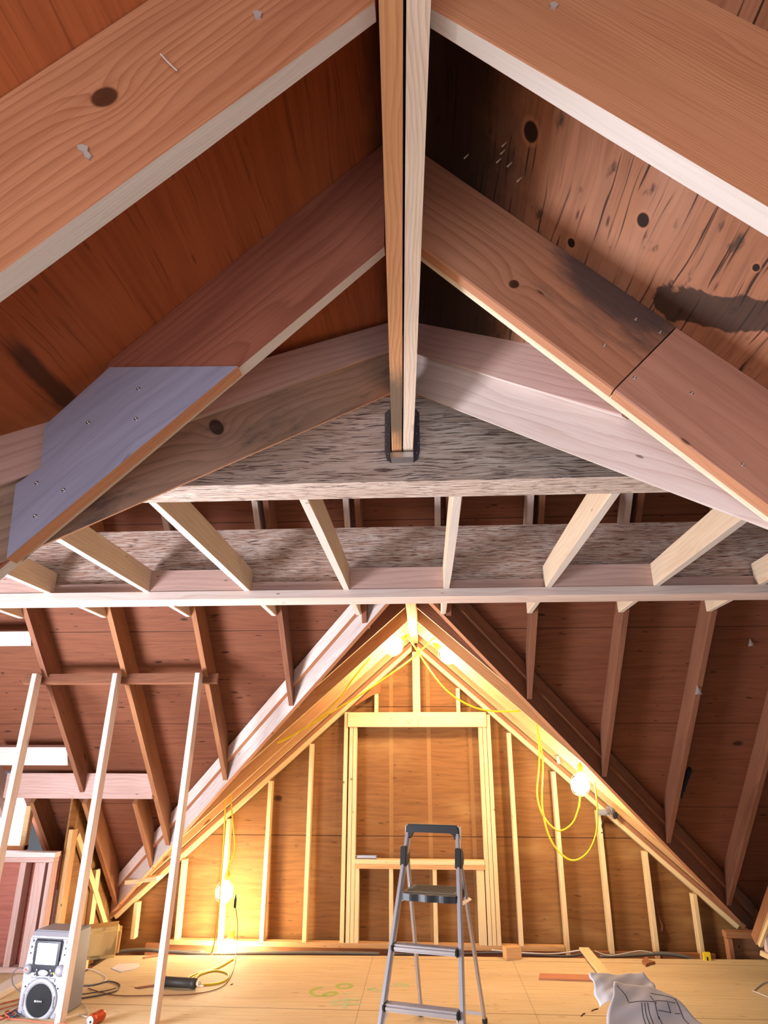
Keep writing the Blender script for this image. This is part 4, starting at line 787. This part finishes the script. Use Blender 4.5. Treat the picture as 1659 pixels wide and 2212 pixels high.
# green spray-paint marks on the floor
GRN = plain('green_paint', (0.42, 0.55, 0.12), 0.7, vary=0.3, vs=60)
GRN2 = plain('green_paint_faded', (0.50, 0.60, 0.32), 0.7, vary=0.3, vs=60)
def paint(strokes, label, mat, w=0.014):
    bm = bmesh.new()
    for lv, pts in enumerate(strokes):
        path = smooth_path(pts, 7); prev = None
        for i, p in enumerate(path):
            d = path[min(i+1, len(path)-1)]-path[max(i-1, 0)]
            nrm = V3((-d.y, d.x, 0)); nrm = nrm.normalized()*w if nrm.length > 1e-7 else V3((w, 0, 0))
            cur = (bm.verts.new((p.x+nrm.x, p.y+nrm.y, 0.0008+0.0004*lv)), bm.verts.new((p.x-nrm.x, p.y-nrm.y, 0.0008+0.0004*lv)))
            if prev: bm.faces.new((prev[0], prev[1], cur[1], cur[0]))
            prev = cur
    return T(finish('paint_mark', bm, mat), label, 'paint mark', 'green figures sprayed on the floor')
paint([[(-0.79, 5.724, 0.001), (-0.845, 5.679, 0.001), (-0.858, 5.617, 0.001), (-0.832, 5.559, 0.001), (-0.775, 5.533, 0.001), (-0.702, 5.548, 0.001), (-0.667, 5.589, 0.001), (-0.688, 5.618, 0.001), (-0.733, 5.605, 0.001), (-0.757, 5.544, 0.001)], ], 'sprayed green figure six left of the ladder', GRN)
paint([[(-0.636, 5.808, 0.001), (-0.675, 5.784, 0.001), (-0.685, 5.752, 0.001), (-0.659, 5.712, 0.001), (-0.619, 5.714, 0.001), (-0.584, 5.737, 0.001), (-0.582, 5.78, 0.001), (-0.609, 5.81, 0.001), (-0.636, 5.808, 0.001)]], 'sprayed green ring above the figures left of the ladder', GRN)
paint([[(-0.63, 5.582, 0.001), (-0.575, 5.596, 0.001), (-0.542, 5.598, 0.001)]], 'faint green dash right of the figure six', GRN2, 0.008)
paint([[(-0.398, 5.75, 0.001), (-0.435, 5.706, 0.001), (-0.444, 5.685, 0.001), (-0.392, 5.668, 0.001), (-0.353, 5.681, 0.001)]], 'green angle mark just left of the ladder rail', GRN2)
paint([[(-0.602, 5.459, 0.001), (-0.658, 5.437, 0.001), (-0.678, 5.398, 0.001), (-0.648, 5.364, 0.001), (-0.587, 5.377, 0.001), (-0.473, 5.385, 0.001)], [(-0.595, 5.478, 0.001), (-0.582, 5.423, 0.001), (-0.577, 5.298, 0.001)], [(-0.595, 5.478, 0.001), (-0.497, 5.466, 0.001)]], 'faded green figure four nearest the front', GRN2)
paint([[(-0.272, 5.811, 0.001), (-0.218, 5.836, 0.001), (-0.169, 5.807, 0.001), (-0.202, 5.773, 0.001), (-0.264, 5.79, 0.001)]], 'pale green smear between the ladder legs', GRN2)

# ---------------------------------------------------------------- drawings draped over a carton
PAPER = plain('drawing_paper', (0.78, 0.75, 0.80), 0.75, vary=0.05, spec=0.2)
INK = plain('ink', (0.03, 0.03, 0.05), 0.8)
CARD = plain('carton', (0.35, 0.22, 0.12), 0.8)
ct = empty('carton', (1.05, 3.62, 0.0)); T(ct, 'plain carton hidden under the draped drawings', 'carton')
b_ = bmesh.new(); bx(b_, (0, 0, 0.235), (0.20, 0.24, 0.47), 0.004); finish('carton_body', b_, CARD, ct)
b_ = bmesh.new(); bx(b_, (0, -0.125, 0.47), (0.20, 0.02, 0.006)); finish('carton_flap', b_, CARD, ct)
def sheet(name, corners, sag, label, lines=(), seed=0, nu=28, nv=28, amp=0.008):
    """a crumpled sheet between four world corners (back-left, back-right, front-right, front-left)"""
    A, B, C, D = [V3(c) for c in corners]
    rnd = random.Random(seed); ph = [rnd.uniform(0, 6.28) for _ in range(6)]
    def pos(u, v):
        p = A*(1-u)*(1-v)+B*u*(1-v)+C*u*v+D*(1-u)*v
        z = amp*(math.sin(u*9+ph[0]+v*3)+0.7*math.sin(v*13+ph[1]+u*4)+0.5*math.sin((u+v)*17+ph[2]))
        z += sag(u, v)
        e = 0.006*math.sin(v*11+ph[3])*(1 if u in (0.0, 1.0) else 0.6)
        return p+V3((e, 0, z))
    bm = bmesh.new()
    g_ = [[bm.verts.new(pos(i/nu, j/nv)) for j in range(nv+1)] for i in range(nu+1)]
    for i in range(nu):
        for j in range(nv): bm.faces.new((g_[i][j], g_[i+1][j], g_[i+1][j+1], g_[i][j+1]))
    o = finish(name, bm, PAPER, None, None, True)
    md = o.modifiers.new('thickness', 'SOLIDIFY'); md.thickness = 0.0008
    T(o, label, 'drawing', 'building drawings')
    b2 = bmesh.new()
    for ln in lines:
        pr = None
        for k in range(len(ln)-1):
            (u0, v0), (u1, v1) = ln[k], ln[k+1]; n_ = 14
            for q in range(n_+1):
                t = q/n_; p = pos(u0+(u1-u0)*t, v0+(v1-v0)*t)+V3((0, -0.0012, 0.002))
                d = V3((1, 0, 0)) if abs(v1-v0) > abs(u1-u0) else V3((0, 1, 0.5)).normalized()
                cur = (b2.verts.new(p+d*0.0016), b2.verts.new(p-d*0.0016))
                if pr and q > 0: b2.faces.new((pr[0], pr[1], cur[1], cur[0]))
                pr = cur
    if lines: tag(finish('printed_lines', b2, INK, o), 'dark ink plan lines')
    return o
sheet('drawing_sheet', ((0.776, 3.86, 0.594), (1.049, 3.9, 0.592), (1.057, 3.62, 0.552), (0.754, 3.62, 0.551)), lambda u, v: -0.02*max(0, 0.15-u)*6*v+0.006*math.sin(u*7), 'crumpled upper sheet of the building drawings, blank and bright', seed=3, amp=0.0035)
sheet('drawing_sheet', ((0.864, 3.72, 0.597), (1.068, 3.72, 0.575), (1.185, 3.36, 0.503), (0.705, 3.36, 0.493)), lambda u, v: 0.012*math.sin(min(1, v*1.6)*3.1416), 'front sheet of the building drawings with dark plan lines', lines=[
    [(0.06, 0.10), (0.20, 0.28), (0.24, 0.40)], [(0.24, 0.40), (0.60, 0.40)], [(0.58, 0.28), (0.60, 0.42)], [(0.62, 0.22), (0.80, 0.22), (0.97, 0.30)], [(0.95, 0.30), (0.86, 0.62), (0.82, 0.98)],
    [(0.42, 0.42), (0.38, 0.98)], [(0.46, 0.42), (0.42, 0.98)], [(0.50, 0.42), (0.46, 0.98)], [(0.60, 0.42), (0.57, 0.66)], [(0.62, 0.38), (0.90, 0.38)], [(0.62, 0.38), (0.61, 0.44)], [(0.78, 0.40), (0.75, 0.54)], [(0.60, 0.54), (0.76, 0.54)], [(0.80, 0.54), (0.87, 0.54)], [(0.58, 0.62), (0.55, 0.98)]], seed=8, amp=0.003)
sheet('drawing_sheet', ((1.095, 3.66, 0.553), (1.131, 3.66, 0.551), (1.143, 3.35, 0.498), (0.953, 3.33, 0.5)), lambda u, v: -0.01, 'lower right corner sheet of the building drawings curling up', seed=5, amp=0.0035)

# ---------------------------------------------------------------- small hardware
cl = empty('spring_clamp', (1.688, 6.92, 1.094)); T(cl, 'grey spring clamp gripping the right sloping plate', 'clamp')
CLM = plain('clamp_grey', (0.22, 0.22, 0.24), 0.45)
b_ = bmesh.new(); bx(b_, (-0.045, 0, 0.005), (0.10, 0.03, 0.05), 0.01); bx(b_, (0.02, 0, 0.02), (0.07, 0.035, 0.08), 0.015, Matrix.Rotation(0.5, 3, 'Y')); finish('jaw', b_, CLM, cl)
b_ = bmesh.new(); bx(b_, (0.07, 0, -0.02), (0.04, 0.04, 0.065), 0.01, Matrix.Rotation(0.3, 3, 'Y')); finish('grip', b_, BLK, cl)
b_ = bmesh.new(); lathe(b_, [(0.022, -0.02), (0.022, 0.02)], (0.0, -0.01, 0.02), (0, -1, 0), 18); finish('spring', b_, STEEL, cl)
tube('cord_tail', [(1.639, 6.9, 1.04), (1.619, 6.9, 0.982), (1.632, 6.9, 0.943), (1.604, 6.9, 0.923)], 0.004, BLK, None); T(bpy.data.objects['cord_tail'], 'black lead dangling under the grey clamp', 'cord')
bm = bmesh.new(); bx(bm, (0, 0, 0.012), (0.20, 0.05, 0.004), 0.001); bx(bm, (0, 0.02, 0.020), (0.19, 0.004, 0.018)); bx(bm, (0.0, -0.02, 0.02), (0.18, 0.004, 0.018)); bx(bm, (0.0, 0, 0.031), (0.20, 0.045, 0.003)); bx(bm, (0, 0, 0.001), (0.2, 0.05, 0.002))
T(finish('metal_bracket', bm, STEEL, None, Matrix.Translation((-0.585, 7.07, 0.669))), 'flat metal bracket lying on the rough window sill', 'bracket')
# wire brush strip stuck on the right rafter, paper bits, plug of the level
bm = bmesh.new(); bx(bm, (0, 0, 0), (0.03, 0.03, 0.30), 0.008)
for k in range(14): bx(bm, (0.0, -0.012, -0.14+k*0.021), (0.036, 0.02, 0.008))
T(finish('dark_brush', bm, CONE, None, Matrix.Translation(V3((2.076, 5.905, 1.395))) @ Matrix.Rotation(math.radians(40), 4, 'X') @ Matrix.Rotation(0.18, 4, 'Y')), 'dark bristly strip stuck to the third rafter from the right', 'brush')
PB = plain('paper_bit', (0.45, 0.36, 0.32), 0.8)
for (p, s, l) in (((2.013, 5.169, 2.051), 0.035, 'grey paper scrap stapled on a right rafter'), ((2.42, 5.097, 2.383), 0.03, 'white rag bit hanging from the dark sheathing at right')):
    pv = V3(p)
    T(poly_prism('paper_scrap', [pv+V3((0, 0, s)), pv+V3((s*0.7, 0, -s)), pv+V3((0.1*s, -0.004, -s*0.8)), pv+V3((-s*0.7, 0, -s))], (0, 0.004, 0.004), PB), l, 'scrap', 'scraps stuck to the roof')
# bits on the near boards
T(poly_prism('plaster_fleck', [(-0.505, 0.712, 2.439), (-0.498, 0.712, 2.441), (-0.487, 0.712, 2.436), (-0.487, 0.712, 2.427), (-0.479, 0.712, 2.417), (-0.482, 0.712, 2.41), (-0.489, 0.712, 2.415), (-0.493, 0.712, 2.425), (-0.502, 0.712, 2.431)], (0, 0.004, 0), PB), 'torn pale paper fleck on the nearest left rafter below its knot', 'fleck')
T(tube('wood_splinter', [(-0.396, 0.705, 2.616), (-0.382, 0.705, 2.597), (-0.365, 0.705, 2.576)], 0.0012, M_EDGE, None), 'long pale splinter sticking off the nearest left rafter', 'splinter')
T(poly_prism('plaster_fleck', [(-0.258, 0.712, 2.714), (-0.251, 0.712, 2.716), (-0.242, 0.712, 2.71), (-0.244, 0.712, 2.699), (-0.253, 0.712, 2.698)], (0, 0.004, 0), PB), 'white plaster dab near the top of the left rafter', 'fleck')
T(poly_prism('plaster_fleck', [(0.214, 0.705, 2.679), (0.221, 0.705, 2.682), (0.227, 0.705, 2.675), (0.222, 0.705, 2.668), (0.215, 0.705, 2.672)], (0, 0.004, 0), PB), 'white plaster dab near the top of the right rafter', 'fleck')

NAILM = plain('rusty_nail', (0.55, 0.45, 0.36), 0.5, 0.4)
NAIL_AT = [(0.21, 1.153, 2.91), (0.209, 1.174, 2.911), (0.203, 1.203, 2.917), (0.226, 1.195, 2.894), (0.25, 1.217, 2.87), (0.132, 1.25, 2.988)]
NWORD = ('topmost', 'second', 'third', 'fourth', 'lowest', 'lone left')
for k, p in enumerate(NAIL_AT):
    T(tube('nail', [V3(p)+V3((0.012, 0.0, 0.012)), V3(p)+V3((-0.010, -0.004, -0.016))], 0.0022, NAILM, n=1, seg=6), '%s nail tip poking through the mouldy dark sheathing at right' % NWORD[k], 'nail', 'nail tips in the mouldy sheathing')
T(board('metal_strap', (1.272, 6.96, 1.599), (1.288, 6.96, 1.523), 0.004, 0.035, plain('dull_steel', (0.25, 0.25, 0.26), 0.5, 0.8), up=(1, 0, 0)), 'short dull metal strap nailed on the right end rafter', 'strap')
T(tube('root_strip', [(2.067, 7.12, 0.42), (2.091, 7.12, 0.289), (2.103, 7.12, 0.197), (2.12, 7.12, 0.142), (2.106, 7.12, 0.098)], 0.012, M_OLD, n=5, seg=6), 'ragged strip of bark hanging between the right gable studs', 'strip')
